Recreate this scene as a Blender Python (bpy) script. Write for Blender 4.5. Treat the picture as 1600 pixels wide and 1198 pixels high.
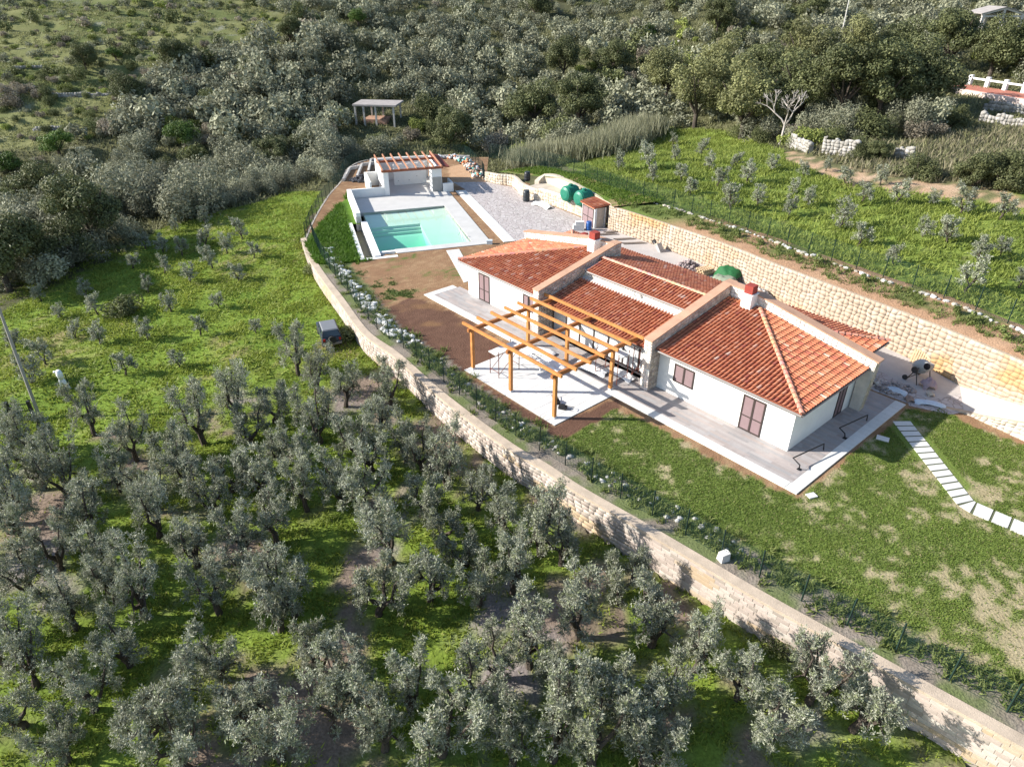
import bpy, math, random
import numpy as np
from mathutils import Vector, Matrix
for o in list(bpy.data.objects): bpy.data.objects.remove(o)
SC = bpy.context.scene
COL = SC.collection
rng = np.random.default_rng(7); random.seed(7)
# ------------------------------------------------------------------ camera, sky, sun, exposure
H = 21.0; F = 1081.0; TH = math.radians(31.0)
cam = bpy.data.cameras.new('camera'); camo = bpy.data.objects.new('camera', cam); COL.objects.link(camo)
cam.sensor_width = 36; cam.lens = 36*F/1600; cam.clip_end = 2000; cam.clip_start = .5
camo.location = (0, 0, H); camo.rotation_euler = (math.radians(90)-TH, 0, 0)
SC.camera = camo
SUN_EL = math.radians(28); SUN_AZ = math.radians(-1.5)      # travel direction of the light in plan
wd = bpy.data.worlds.new('World'); SC.world = wd; wd.use_nodes = True
nt = wd.node_tree; bg = nt.nodes['Background']
sky = nt.nodes.new('ShaderNodeTexSky'); sky.sky_type = 'NISHITA'; sky.sun_disc = False
sky.sun_elevation = SUN_EL; sky.altitude = 100; sky.air_density = 1.0; sky.dust_density = .6; sky.ozone_density = 1.0
# sun stands at azimuth SUN_AZ+180deg (plan); Nishita rotation is measured from +Y towards +X
sx, sy = -math.cos(SUN_AZ), -math.sin(SUN_AZ)
sky.sun_rotation = math.atan2(sx, sy)
nt.links.new(sky.outputs[0], bg.inputs[0]); bg.inputs[1].default_value = .115
sl = bpy.data.lights.new('sun', 'SUN'); sl.energy = 5.0; sl.angle = math.radians(.53); sl.color = (1, .95, .87)
so = bpy.data.objects.new('sun', sl); COL.objects.link(so)
dirv = Vector((math.cos(SUN_AZ)*math.cos(SUN_EL), math.sin(SUN_AZ)*math.cos(SUN_EL), -math.sin(SUN_EL)))
so.rotation_euler = dirv.to_track_quat('-Z', 'Y').to_euler(); so.location = (-60, 0, 60)
SC.view_settings.view_transform = 'Standard'; SC.view_settings.look = 'None'; SC.view_settings.gamma = 1
SC.view_settings.exposure = 1.0
SC.render.film_transparent = False
try:
    SC.cycles.max_bounces = 6; SC.cycles.diffuse_bounces = 2; SC.cycles.transmission_bounces = 4
    SC.cycles.transparent_max_bounces = 6; SC.cycles.use_denoising = True
except Exception: pass
# ------------------------------------------------------------------ geometry of the place
cT, sT = math.cos(TH), math.sin(TH)
def P(u, v, z=0.0):
    d = ((u-800), (599-v)*sT+F*cT, (599-v)*cT-F*sT); t = (z-H)/d[2]
    return Vector((d[0]*t, d[1]*t, z))
def proj(x, y, z):
    zz = z-H; yy = y*sT+zz*cT; zf = y*cT-zz*sT
    return 800+F*x/zf, 599-F*yy/zf
def inpoly(u, v, poly):
    u = np.asarray(u, float); v = np.asarray(v, float); r = np.zeros(u.shape, bool); n = len(poly)
    for i in range(n):
        x0, y0 = poly[i][:2]; x1, y1 = poly[(i+1) % n][:2]
        if y0 == y1: continue
        c = ((y0 > v) != (y1 > v)) & (u < (x1-x0)*(v-y0)/(y1-y0)+x0); r ^= c
    return r
def sstep(a, b, x): t = np.clip((np.asarray(x, float)-a)/(b-a), 0, 1); return t*t*(3-2*t)
def _h(ix, iy, s):
    n = (ix.astype(np.int64)*374761393+iy.astype(np.int64)*668265263+s*1442695041) & 0x7fffffff
    n = ((n ^ (n >> 13))*1274126177) & 0x7fffffff
    return ((n ^ (n >> 16)) & 0xffff)/65535.0
def vnoise(x, y, s=0):
    x = np.asarray(x, float); y = np.asarray(y, float)
    ix = np.floor(x); iy = np.floor(y); fx = x-ix; fy = y-iy; fx = fx*fx*(3-2*fx); fy = fy*fy*(3-2*fy)
    a = _h(ix, iy, s); b = _h(ix+1, iy, s); c = _h(ix, iy+1, s); d = _h(ix+1, iy+1, s)
    return (a*(1-fx)+b*fx)*(1-fy)+(c*(1-fx)+d*fx)*fy
def fbm(x, y, s=0, o=4):
    r = 0; a = .5; t = 0
    for i in range(o): r = r+a*vnoise(np.asarray(x)*2**i, np.asarray(y)*2**i, s+i); t += a; a *= .5
    return r/t
# plan lines: front wall inner edge (FW), back wall base (BW), both from far to near
FWpx = [(478,372),(489,400),(510,432),(535.5,465),(576,518),(624,553),(700,619),(798,692),(856,726),(907,760),(1000,813),(1085,862.6),(1200,930),(1400,1040),(1600,1150),(1900,1310)]
FW0 = np.array([P(u, v)[:2] for u, v in FWpx])
BW0 = np.array([(8.97,63.1),(13.4,57.5),(16.6,52.5),(19.1,47.7),(21.9,42.7),(25.2,37.3),(27.3,31.1),(29.2,25),(31,18)])
BWT = np.array([2.2,2.2,2.35,2.5,2.65,2.7,3.2,3.7,4.2])
BWB = np.array([0,0,0,0,0,.0,.95,1.9,2.6])
def resample(pts, step, *cols):
    pts = np.asarray(pts, float); seg = np.r_[0, np.cumsum(np.hypot(*np.diff(pts, axis=0).T))]
    n = max(2, int(round(seg[-1]/step))+1); s = np.linspace(0, seg[-1], n)
    def sm(c):                                  # Catmull-Rom through the control values
        k = np.clip(np.searchsorted(seg, s, 'right')-1, 0, len(seg)-2); t = (s-seg[k])/(seg[k+1]-seg[k])
        p = lambda i: c[np.clip(i, 0, len(c)-1)]
        p0, p1, p2, p3 = p(k-1), p(k), p(k+1), p(k+2)
        return .5*(2*p1+(p2-p0)*t+(2*p0-5*p1+4*p2-p3)*t**2+(3*p1-p0-3*p2+p3)*t**3)
    out = np.stack([sm(pts[:, 0]), sm(pts[:, 1])], 1)
    return (out, s)+tuple(sm(np.asarray(c, float)) for c in cols)
def normals(p, left=True):
    d = np.gradient(p, axis=0); d /= np.linalg.norm(d, axis=1)[:, None]
    return d, np.stack([d[:, 1], -d[:, 0]], 1)
FW, FWs = resample(FW0, .5); FWd, FWn = normals(FW)      # FWn points out of the yard (to the grove)
BW, BWs, BWt, BWb = resample(BW0, .5, BWT, BWB); BWd, BWn = normals(BW); BWn = -BWn   # to the upper field
def fw_x(y): o = np.argsort(FW[:, 1]); return np.interp(y, FW[o, 1], FW[o, 0])
_upx = np.array([(31,10),(31,18),(29.2,25),(27.3,31.1),(25.2,37.3),(21.9,42.7),(19.1,47.7),(16.6,52.5),(13.4,57.5),(9.4,63.4),(4.6,73),(2.2,76.5),(1,82)])
def bw_x(y): return np.interp(y, _upx[:, 1], _upx[:, 0])
def fw_base(s): return -1.15-.75*np.clip(s/50, 0, 1)
_ty = np.array([0,60,80,95,110,130,160,200,260,420.])
_tx = np.array([-90,-40,-20,0,20,50,95.])
_tz = np.array([[-6,-6,-6,-3.5,1,6,12,18,26,52],[-5,-5,-5,-3.5,.5,5,11,17,25,50],[-.8,-.8,-.9,-2.2,-1.5,2,7,13,21,48],
                [-2,-2,-2.5,-3,-2.5,0,5,11,19,46],[2,2,1,0,.5,2.5,7,12,19,46],[4,5,5.5,6,7,9,12.5,16,22,48],[6,7,8,9,10,12,14.5,18,24,50]])
def tzone(x, y):
    x = np.asarray(x, float); y = np.asarray(y, float)
    i = np.clip(np.searchsorted(_tx, x, 'right')-1, 0, len(_tx)-2); fx = np.clip((x-_tx[i])/(_tx[i+1]-_tx[i]), 0, 1); fx = fx*fx*(3-2*fx)
    j = np.clip(np.searchsorted(_ty, y, 'right')-1, 0, len(_ty)-2); fy = np.clip((y-_ty[j])/(_ty[j+1]-_ty[j]), 0, 1)
    return (_tz[i, j]*(1-fx)+_tz[i+1, j]*fx)*(1-fy)+(_tz[i, j+1]*(1-fx)+_tz[i+1, j+1]*fx)*fy
def upper_z(x, y):
    d = np.maximum(np.asarray(x, float)-bw_x(y), 0)
    top = np.interp(y, BW0[::-1, 1], BWT[::-1])
    return top+.05+.055*d
def tz(x, y, rough=True):
    x = np.asarray(x, float); y = np.asarray(y, float)
    xf = fw_x(np.minimum(y, 61)); xw = bw_x(y); back = tzone(x, y)
    dl = np.maximum(xf-x, 0); s = np.interp(y, FW[::-1, 1], FWs[::-1])
    fb = fw_base(s)*(1-.75*sstep(52, 64, y)); left = np.maximum(fb-(.035+.02*sstep(52, 64, y))*dl, -6.2)
    du = (x-xw)*.8
    up = upper_z(x, y)-3.2*(1-sstep(.9, 3.2, du))
    yard = np.full(x.shape, -2.6)
    front = np.where(x < xf, left, np.where(x > xw+.3, up, yard))
    front = np.where((x >= xf) & (x <= xw+.3), np.minimum(front, -2.4), front)
    w = sstep(74, 94, y+np.clip((x-xf)*-.25, -8, 8)*(x < xf))
    z = front*(1-w)+back*w
    inyard = (x > -19.2) & (x < bw_x(y)) & (y < 92) & (y > 60)
    z = np.where(inyard, np.minimum(z, -2.3), z)
    k = z/1.7+.6*fbm(x*.02, y*.02, 8); st = (np.floor(k)+sstep(.62, .98, k-np.floor(k))-.6*fbm(x*.02, y*.02, 8))*1.7
    z = z+(st-z)*.75*sstep(102, 112, y)*sstep(-18, -32, x)
    if rough:
        z = z+(fbm(x*.25, y*.25, 3)-.5)*.5*sstep(0, 4, np.where(x < xf, dl, np.maximum(du-3, 0)))*(1+.02*np.maximum(y-80, 0))
    return z
def ground_at(u, v):
    d = np.array([(u-800), (599-v)*sT+F*cT, (599-v)*cT-F*sT]); d /= np.linalg.norm(d)
    t = np.arange(15, 520, .25); pts = d[None]*t[:, None]; z = H+pts[:, 2]; g = tz(pts[:, 0], pts[:, 1])
    k = np.argmax(z < g) if (z < g).any() else len(t)-1
    return float(pts[k, 0]), float(pts[k, 1]), float(g[k])
# ------------------------------------------------------------------ object helpers
def tag(o, label=None, cat=None, group=None, kind=None):
    if label: o['label'] = label
    if cat: o['category'] = cat
    if group: o['group'] = group
    if kind: o['kind'] = kind
    return o
def empty(name, loc=(0,0,0), rz=0, label=None, cat=None, group=None):
    o = bpy.data.objects.new(name, None); o.empty_display_size = .2; COL.objects.link(o)
    o.location = loc; o.rotation_euler = (0, 0, rz); return tag(o, label, cat, group)
def link(name, me, mat=None, parent=None):
    o = bpy.data.objects.new(name, me); COL.objects.link(o)
    if mat is not None and not me.materials: me.materials.append(mat)
    if parent is not None: o.parent = parent
    return o
def fastmesh(name, verts, faces, cols=None, smooth=False):
    """verts (n,3), faces (k,m) int array, cols (n,3) per vertex"""
    verts = np.asarray(verts, np.float32); faces = np.asarray(faces, np.int32); k, m = faces.shape
    me = bpy.data.meshes.new(name); me.vertices.add(len(verts)); me.vertices.foreach_set('co', verts.ravel())
    me.loops.add(k*m); me.loops.foreach_set('vertex_index', faces.ravel())
    me.polygons.add(k); me.polygons.foreach_set('loop_start', np.arange(0, k*m, m, dtype=np.int32))
    if cols is not None:
        a = me.attributes.new('Col', 'FLOAT_COLOR', 'POINT'); c = np.ones((len(verts), 4), np.float32); c[:, :3] = cols; a.data.foreach_set('color', c.ravel())
    me.update(calc_edges=True)
    if smooth: me.polygons.foreach_set('use_smooth', np.ones(k, bool))
    return me
class MB:
    def __init__(s): s.v = []; s.f = []; s.c = []; s.cur = (1,1,1)
    def col(s, c): s.cur = c; return s
    def poly(s, pts):
        b = len(s.v); s.v += [tuple(p) for p in pts]; s.c += [s.cur]*len(pts); s.f.append(tuple(range(b, b+len(pts)))); return s
    def add(s, pts, faces):
        b = len(s.v); s.v += [tuple(p) for p in pts]; s.c += [s.cur]*len(pts); s.f += [tuple(i+b for i in f) for f in faces]; return s
    def hexa(s, lo, hi):     # lo, hi: 4 points each, counter-clockwise seen from above
        return s.add(list(lo)+list(hi), [(3,2,1,0),(4,5,6,7),(0,1,5,4),(1,2,6,5),(2,3,7,6),(3,0,4,7)])
    def box(s, x0, x1, y0, y1, z0, z1):
        return s.hexa([(x0,y0,z0),(x1,y0,z0),(x1,y1,z0),(x0,y1,z0)], [(x0,y0,z1),(x1,y0,z1),(x1,y1,z1),(x0,y1,z1)])
    def bar(s, a, b, w, h=None, up=(0,0,1)):
        a = Vector(a); b = Vector(b); h = h or w; d = (b-a).normalized(); u = Vector(up)
        if abs(d.dot(u)) > .98: u = Vector((1,0,0))
        r = d.cross(u).normalized(); u = r.cross(d)
        q = lambda p: [p-r*w/2-u*h/2, p+r*w/2-u*h/2, p+r*w/2+u*h/2, p-r*w/2+u*h/2]
        return s.add(q(a)+q(b), [(0,1,2,3),(7,6,5,4),(0,4,5,1),(1,5,6,2),(2,6,7,3),(3,7,4,0)])
    def tube(s, pts, rad, n=6, cap=True):
        pts = [Vector(p) for p in pts]; k = len(pts); rad = rad if hasattr(rad, '__len__') else [rad]*k
        b = len(s.v); d0 = None
        for i in range(k):
            d = (pts[min(i+1, k-1)]-pts[max(i-1, 0)]).normalized()
            u = Vector((0,0,1)) if abs(d.z) < .9 else Vector((1,0,0))
            r = d.cross(u).normalized(); u = r.cross(d)
            for j in range(n):
                t = 2*math.pi*j/n; s.v.append(tuple(pts[i]+(r*math.cos(t)+u*math.sin(t))*rad[i])); s.c.append(s.cur)
        for i in range(k-1):
            for j in range(n):
                s.f.append((b+i*n+j, b+i*n+(j+1) % n, b+(i+1)*n+(j+1) % n, b+(i+1)*n+j))
        if cap: s.f.append(tuple(b+j for j in range(n))[::-1]); s.f.append(tuple(b+(k-1)*n+j for j in range(n)))
        return s
    def lathe(s, prof, c=(0,0,0), n=16, axis='z'):
        b = len(s.v); k = len(prof)
        for r, h in prof:
            for j in range(n):
                t = 2*math.pi*j/n; x, y, z = r*math.cos(t), r*math.sin(t), h
                if axis == 'x': x, y, z = z, x, y
                if axis == 'y': x, y, z = x, z, y
                s.v.append((x+c[0], y+c[1], z+c[2])); s.c.append(s.cur)
        for i in range(k-1):
            for j in range(n): s.f.append((b+i*n+j, b+i*n+(j+1) % n, b+(i+1)*n+(j+1) % n, b+(i+1)*n+j))
        s.f.append(tuple(b+j for j in range(n))[::-1]); s.f.append(tuple(b+(k-1)*n+j for j in range(n)))
        return s
    def extrude(s, poly, z0, z1):      # plan polygon (ccw) to a prism; z may be callables
        f0 = z0 if callable(z0) else (lambda x, y: z0); f1 = z1 if callable(z1) else (lambda x, y: z1)
        n = len(poly); pts = [(x, y, f0(x, y)) for x, y in poly]+[(x, y, f1(x, y)) for x, y in poly]
        return s.add(pts, [tuple(range(n))[::-1], tuple(range(n, 2*n))]+[(i, (i+1) % n, n+(i+1) % n, n+i) for i in range(n)])
    def mesh(s, name, smooth=False):
        me = bpy.data.meshes.new(name); me.from_pydata(s.v, [], s.f)
        a = me.attributes.new('Col', 'FLOAT_COLOR', 'POINT')
        c = np.ones((len(s.v), 4), np.float32); c[:, :3] = np.array(s.c).reshape(-1, 3); a.data.foreach_set('color', c.ravel())
        if smooth:
            for p in me.polygons: p.use_smooth = True
        me.update(); return me
    def build(s, name, mat, parent=None, smooth=False): return link(name, s.mesh(name, smooth), mat, parent)
def copy_tree(o, loc=None, rz=None, sc=None, parent=None):
    c = o.copy(); COL.objects.link(c)
    if parent is not None: c.parent = parent
    if loc is not None: c.location = loc
    if rz is not None: c.rotation_euler = (0, 0, rz)
    if sc is not None: c.scale = sc if hasattr(sc, '__len__') else (sc, sc, sc)
    for ch in o.children: copy_tree(ch, parent=c)
    return c
# ------------------------------------------------------------------ materials
def lin(r, g, b): return tuple((c/255/12.92 if c/255 <= .04045 else ((c/255+.055)/1.055)**2.4) for c in (r, g, b))
MATS = {}
def M(name, col=(.5,.5,.5), rough=.85, var=.15, scale=2.0, attr=False, bump=0.0, bscale=25.0, spec=.25, metal=0, obvar=0.0, fine=0.0, fscale=40.0, transl=0.0, coords='Object', emis=None):
    if name in MATS: return MATS[name]
    m = bpy.data.materials.new(name); m.use_nodes = True; n = m.node_tree.nodes; l = m.node_tree.links
    bs = n['Principled BSDF']; bs.inputs['Roughness'].default_value = rough; bs.inputs['Metallic'].default_value = metal
    bs.inputs['Specular IOR Level'].default_value = spec
    tc = n.new('ShaderNodeTexCoord')
    if attr:
        at = n.new('ShaderNodeAttribute'); at.attribute_name = 'Col'; cur = at.outputs['Color']
        if col != (1,1,1):
            mx = n.new('ShaderNodeMix'); mx.data_type = 'RGBA'; mx.blend_type = 'MULTIPLY'; mx.inputs[0].default_value = 1
            l.new(cur, mx.inputs[6]); mx.inputs[7].default_value = (*col, 1); cur = mx.outputs[2]
    else:
        rgb = n.new('ShaderNodeRGB'); rgb.outputs[0].default_value = (*col, 1); cur = rgb.outputs[0]
    def modulate(cur, fac_out, amount):
        mr = n.new('ShaderNodeMapRange'); mr.inputs[1].default_value = .25; mr.inputs[2].default_value = .75
        mr.inputs[3].default_value = 1-amount; mr.inputs[4].default_value = 1+amount; l.new(fac_out, mr.inputs[0])
        vm = n.new('ShaderNodeVectorMath'); vm.operation = 'SCALE'; l.new(cur, vm.inputs[0]); l.new(mr.outputs[0], vm.inputs['Scale']); return vm.outputs[0]
    if var:
        nz = n.new('ShaderNodeTexNoise'); nz.inputs['Scale'].default_value = scale; nz.inputs['Detail'].default_value = 5; nz.inputs['Roughness'].default_value = .65
        l.new(tc.outputs[coords], nz.inputs['Vector']); cur = modulate(cur, nz.outputs[0], var)
    if fine:
        nz = n.new('ShaderNodeTexNoise'); nz.inputs['Scale'].default_value = fscale; nz.inputs['Detail'].default_value = 3
        l.new(tc.outputs[coords], nz.inputs['Vector']); cur = modulate(cur, nz.outputs[0], fine)
    if obvar:
        oi = n.new('ShaderNodeObjectInfo'); mr = n.new('ShaderNodeMapRange'); mr.inputs[3].default_value = 1-obvar; mr.inputs[4].default_value = 1+obvar
        l.new(oi.outputs['Random'], mr.inputs[0]); vm = n.new('ShaderNodeVectorMath'); vm.operation = 'SCALE'; l.new(cur, vm.inputs[0]); l.new(mr.outputs[0], vm.inputs['Scale']); cur = vm.outputs[0]
    l.new(cur, bs.inputs['Base Color'])
    if bump:
        nz = n.new('ShaderNodeTexNoise'); nz.inputs['Scale'].default_value = bscale; nz.inputs['Detail'].default_value = 4
        l.new(tc.outputs[coords], nz.inputs['Vector']); bp = n.new('ShaderNodeBump'); bp.inputs['Strength'].default_value = 1; bp.inputs['Distance'].default_value = bump
        l.new(nz.outputs[0], bp.inputs['Height']); l.new(bp.outputs[0], bs.inputs['Normal'])
    if transl:
        tr = n.new('ShaderNodeBsdfTranslucent'); l.new(cur, tr.inputs[0]); ms = n.new('ShaderNodeMixShader'); ms.inputs[0].default_value = transl
        l.new(bs.outputs[0], ms.inputs[1]); l.new(tr.outputs[0], ms.inputs[2]); l.new(ms.outputs[0], n['Material Output'].inputs[0])
    MATS[name] = m; return m
# ------------------------------------------------------------------ terrain
def mixc(a, b, t): t = np.asarray(t)[..., None]; return np.asarray(a)*(1-t)+np.asarray(b)*t
LFIELD = [(-400,640),(-200,560),(0,490),(60,460),(130,425),(200,396),(250,358),(330,335),(400,318),(450,300),(500,300),(470,380),(560,560),(300,620),(-400,900)]
HILLG = [(-300,-300),(480,-300),(440,70),(330,75),(250,105),(215,150),(190,190),(90,230),(-300,260)]
UFIELD = [(870,255),(930,215),(1050,200),(1130,205),(1230,238),(1330,268),(1450,290),(1600,312),(2200,420),(2200,800),(1600,560),(1400,450),(1250,395),(1100,335),(950,285)]
BANK = [(1225,232),(1330,262),(1450,282),(1620,305),(2000,360),(2000,385),(1610,330),(1440,303),(1330,290),(1225,250)]
def grove_green(x, y): return sstep(.36, .52, fbm(x*.3+3, y*.3, 11)*.6+fbm(x*1.1, y*1.1, 17)*.4)
def terrain_colour(x, y, z):
    u, v = proj(x, y, z)
    n1 = fbm(x*.12, y*.12, 21); n2 = fbm(x*.6, y*.6, 25); n3 = fbm(x*2.1, y*2.1, 29)
    soil = mixc((.15,.115,.09), (.24,.18,.135), n2)
    stony = mixc(soil, (.22,.19,.18), sstep(.5, .68, fbm(x*.18, y*.18, 41)))
    green = mixc((.09,.135,.022), (.17,.23,.035), n2)
    grove = mixc(stony, green, grove_green(x, y))
    field = mixc(mixc((.10,.165,.022), (.175,.235,.036), n2), (.25,.19,.10), sstep(.56, .72, n1*.6+n3*.4)*.8)
    ufield = mixc(mixc((.10,.15,.03), (.20,.25,.05), n2), (.20,.16,.09), sstep(.62, .75, n3)*.5)
    scrub = mixc((.05,.055,.026), (.13,.125,.065), n2*.5+n3*.5)
    hill = mixc(mixc((.11,.125,.04), (.23,.225,.10), n2), (.11,.13,.045), sstep(.45, .6, n1))
    hill = mixc(hill, (.34,.33,.30), sstep(.70, .76, n3)*.6)
    bank = mixc(mixc((.38,.23,.13), (.46,.35,.25), n2), (.13,.13,.06), sstep(.45,.58,n3))
    c = np.where(((y < 75) & (x < bw_x(y)) & ((v > 560) | (x > -22)))[..., None], grove, scrub)
    c = np.where(inpoly(u, v, LFIELD)[..., None], field, c)
    c = np.where(inpoly(u, v, UFIELD)[..., None] | ((x > bw_x(y)) & (y < 62))[..., None], ufield, c)
    c = np.where(inpoly(u, v, HILLG)[..., None], hill, c)
    jb = (n3-.5)*22+(n2-.5)*16
    c = np.where(inpoly(u+jb, v+jb, BANK)[..., None], bank, c)
    return c
def build_terrain():
    ys = np.r_[np.arange(4, 100, .7), np.arange(100, 180, 1.6), np.arange(180, 440, 5)]
    ts = np.linspace(-1, 1, 330); xs = np.sign(ts)*(60*np.abs(ts)+240*np.abs(ts)**4)
    X, Y = np.meshgrid(xs, ys); Z = tz(X, Y); C = terrain_colour(X, Y, Z)
    ny, nx = X.shape; i = np.arange(ny*nx).reshape(ny, nx)
    f = np.stack([i[:-1, :-1], i[:-1, 1:], i[1:, 1:], i[1:, :-1]], -1).reshape(-1, 4)
    me = fastmesh('terrain', np.stack([X, Y, Z], -1).reshape(-1, 3), f, C.reshape(-1, 3), True)
    o = link('terrain', me, M('terrain_soil', (1,1,1), .95, .18, 1.2, attr=True, bump=.06, bscale=6, fine=.28, fscale=9, spec=.1))
    return tag(o, kind='structure')
build_terrain()
# ------------------------------------------------------------------ house and pool frames
HL = P(732.6, 459.7); HR = P(1229.3, 706.3); E1 = (HR-HL).normalized(); E2 = Vector((-E1.y, E1.x, 0)); HA = math.atan2(E1.y, E1.x)
def HW(a, b, z=0): return HL+E1*a+E2*b+Vector((0,0,z))
def hloc(x, y): d0 = x-HL.x; d1 = y-HL.y; return d0*E1.x+d1*E1.y, d0*E2.x+d1*E2.y
PO = P(592, 393); PA = math.atan2(.296, .955); Q1 = Vector((math.cos(PA), math.sin(PA), 0)); Q2 = Vector((-Q1.y, Q1.x, 0))
def PW(p, q, z=0): return PO+Q1*p+Q2*q+Vector((0,0,z))
def ploc(x, y): d0 = x-PO.x; d1 = y-PO.y; return d0*Q1.x+d1*Q1.y, d0*Q2.x+d1*Q2.y
# ------------------------------------------------------------------ yard sheet
LAWN = [(872,693),(915,668),(965,640),(1245,780),(1418,642),(1470,640),(1530,668),(1620,700),(1900,830),(1900,1310),(1600,1136),(1200,916),(1000,799),(905,742),(862,712)]
DARK = [(592,486),(640,466),(668,470),(735,500),(800,545),(840,560),(722,582),(868,664),(965,622),(968,640),(905,672),(868,697),(842,700),(760,640),(690,580),(620,520)]
LUSH = [(478,385),(500,350),(545,302),(556,330),(572,375),(588,404),(560,412),(525,410),(495,415)]
REDS = [(700,262),(745,250),(760,285),(735,292),(706,290)]
def yard_masks(x, y):
    x = np.asarray(x, float); y = np.asarray(y, float)
    u, v = proj(x, y, 0.0)
    j = (fbm(x*1.1, y*1.1, 51)-.5)*16; k = (fbm(x*1.3+9, y*1.3, 57)-.5)*16
    lawn = inpoly(u+j, v+k, LAWN); dark = inpoly(u+j*.4, v+k*.4, DARK); lush = inpoly(u+j*.5, v+k*.5, LUSH)
    dx = x-fw_x(np.clip(y, 5, 61)); strip = (dx*.72 < 1.9+.5*(fbm(x*.8, y*.8, 61)-.5)) & (y < 62)
    return u, v, lawn, dark, lush, strip
def lawn_bare(x, y, u, v):
    n = fbm(x*.55, y*.55, 71)*.45+fbm(x*2.6, y*2.6, 75)*.55
    d = np.clip(((u-1150)/450), 0, 1)*np.clip((v-760)/150, 0, 1)
    return sstep(.52, .68, n+.10*d)
BFy = np.array([59.5,66.5,74,80,86,90.3]); BFx = np.array([-18.9,-19.3,-19.7,-19.6,-20.0,-18.2])
def build_yard():
    st = .28; xs = np.arange(-21.5, 34, st); ys = np.arange(6, 94, st); X, Y = np.meshgrid(xs, ys)
    u, v, lawn, dark, lush, strip = yard_masks(X, Y)
    n2 = fbm(X*.7, Y*.7, 81); n3 = fbm(X*3, Y*3, 85)
    C = mixc(mixc((.20,.11,.062), (.29,.18,.10), n2), (.34,.23,.13), sstep(.52,.7,n3)*.6)
    C = mixc(C, (.10,.13,.035), sstep(.55, .66, fbm(X*.5, Y*.5, 91)*.6+n3*.4)[...]*((v > 395) & (v < 480) & (u < 740) & (u > 500)))
    C = np.where(dark[..., None], mixc(mixc((.095,.05,.034), (.15,.083,.056), n3), (.22,.125,.06), sstep(.5, .7, n2)*.6*(v < 510)), C)
    g = mixc((.10,.14,.03), (.15,.20,.045), n2); bare = mixc((.30,.24,.14), (.40,.33,.21), n3)
    C = np.where(lawn[..., None], mixc(g, bare, lawn_bare(X, Y, u, v)*.9), C)
    C = np.where(lush[..., None], mixc((.06,.13,.016), (.11,.19,.025), n2), C)
    C = np.where(strip[..., None] & ~lush[..., None], mixc(mixc((.17,.14,.11), (.28,.24,.20), n3), (.10,.14,.035), sstep(.42, .58, n2)*.8), C)
    C = np.where(inpoly(u, v, REDS)[..., None], mixc((.42,.25,.14), (.48,.32,.2), n3), C)
    cx = X[:-1, :-1]+st/2; cy = Y[:-1, :-1]+st/2
    fxx = fw_x(np.clip(cy, 5, 61)); keep = (cx > np.where(cy > 59.5, np.interp(cy, BFy, BFx)-.05, fxx-.38)) & (cx < bw_x(cy)+.25) & (cy < 92.0-.05*np.abs(cx+10)) & ((cy < 79.5) | (cx < -2.9))
    p, q = ploc(cx, cy); keep &= ~((p > -.5) & (p < 8.6) & (q > -.9) & (q < 11.8)) & ~((p > -1.75) & (p < -.3) & (q > -1.7) & (q < 8.2))
    ny, nx = X.shape; i = np.arange(ny*nx).reshape(ny, nx)
    f = np.stack([i[:-1, :-1], i[:-1, 1:], i[1:, 1:], i[1:, :-1]], -1)[keep]
    used, inv = np.unique(f, return_inverse=True)
    V = np.stack([X, Y, np.zeros_like(X)], -1).reshape(-1, 3)[used]
    me = fastmesh('yard', V, inv.reshape(-1, 4), C.reshape(-1, 3)[used], True)
    tag(link('yard', me, M('yard_soil', (1,1,1), .95, .12, 2, attr=True, bump=.05, bscale=9, fine=.3, fscale=14, spec=.1)), kind='structure')
build_yard()
# ------------------------------------------------------------------ ribbons, stones, fences
def ribbon(mb, pts, off0, off1, nrm, z0, z1):
    """solid strip along pts between two plan offsets; z0/z1 arrays"""
    n = len(pts); a = pts+nrm*off0; b = pts+nrm*off1; base = len(mb.v)
    z0 = np.broadcast_to(z0, n); z1 = np.broadcast_to(z1, n)
    for i in range(n):
        mb.v += [(*a[i], z0[i]), (*b[i], z0[i]), (*b[i], z1[i]), (*a[i], z1[i])]; mb.c += [mb.cur]*4
    for i in range(n-1):
        for j in range(4):
            k = (j+1) % 4; mb.f.append((base+4*i+j, base+4*i+k, base+4*i+4+k, base+4*i+4+j))
    mb.f.append((base, base+3, base+2, base+1)); e = base+4*(n-1); mb.f.append((e, e+1, e+2, e+3))
m_mortar = M('mortar', (.40,.34,.29), .95, .2, 3, bump=.01, bscale=30)
m_block = M('wall_block', (1,1,1), .92, .16, 3, attr=True, bump=.006, bscale=30, fine=.12, fscale=22)
def block_mesh(name, col, seed):
    r = np.random.default_rng(seed); j = lambda: r.uniform(-.012, .012)
    mb = MB().col(col); b = .03
    lo = [(-.5+j(),-.5,-.5+j()*2),(.5+j(),-.5,-.5+j()*2),(.5+j(),-.5,.5+j()*2),(-.5+j(),-.5,.5+j()*2)]
    hi = [(-.5+b+j(),.5+j(),-.5+b*1.5),(.5-b+j(),.5+j(),-.5+b*1.5),(.5-b+j(),.5+j(),.5-b*1.5),(-.5+b+j(),.5+j(),.5-b*1.5)]
    mb.hexa(lo, hi); me = mb.mesh(name); me.materials.append(m_block); return me
BLOCKC = [(.45,.375,.325),(.40,.335,.29),(.48,.41,.36),(.44,.335,.225),(.35,.30,.255),(.45,.36,.265),(.48,.43,.375)]
block_meshes = [block_mesh('block', BLOCKC[i % 7], i) for i in range(14)]
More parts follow.
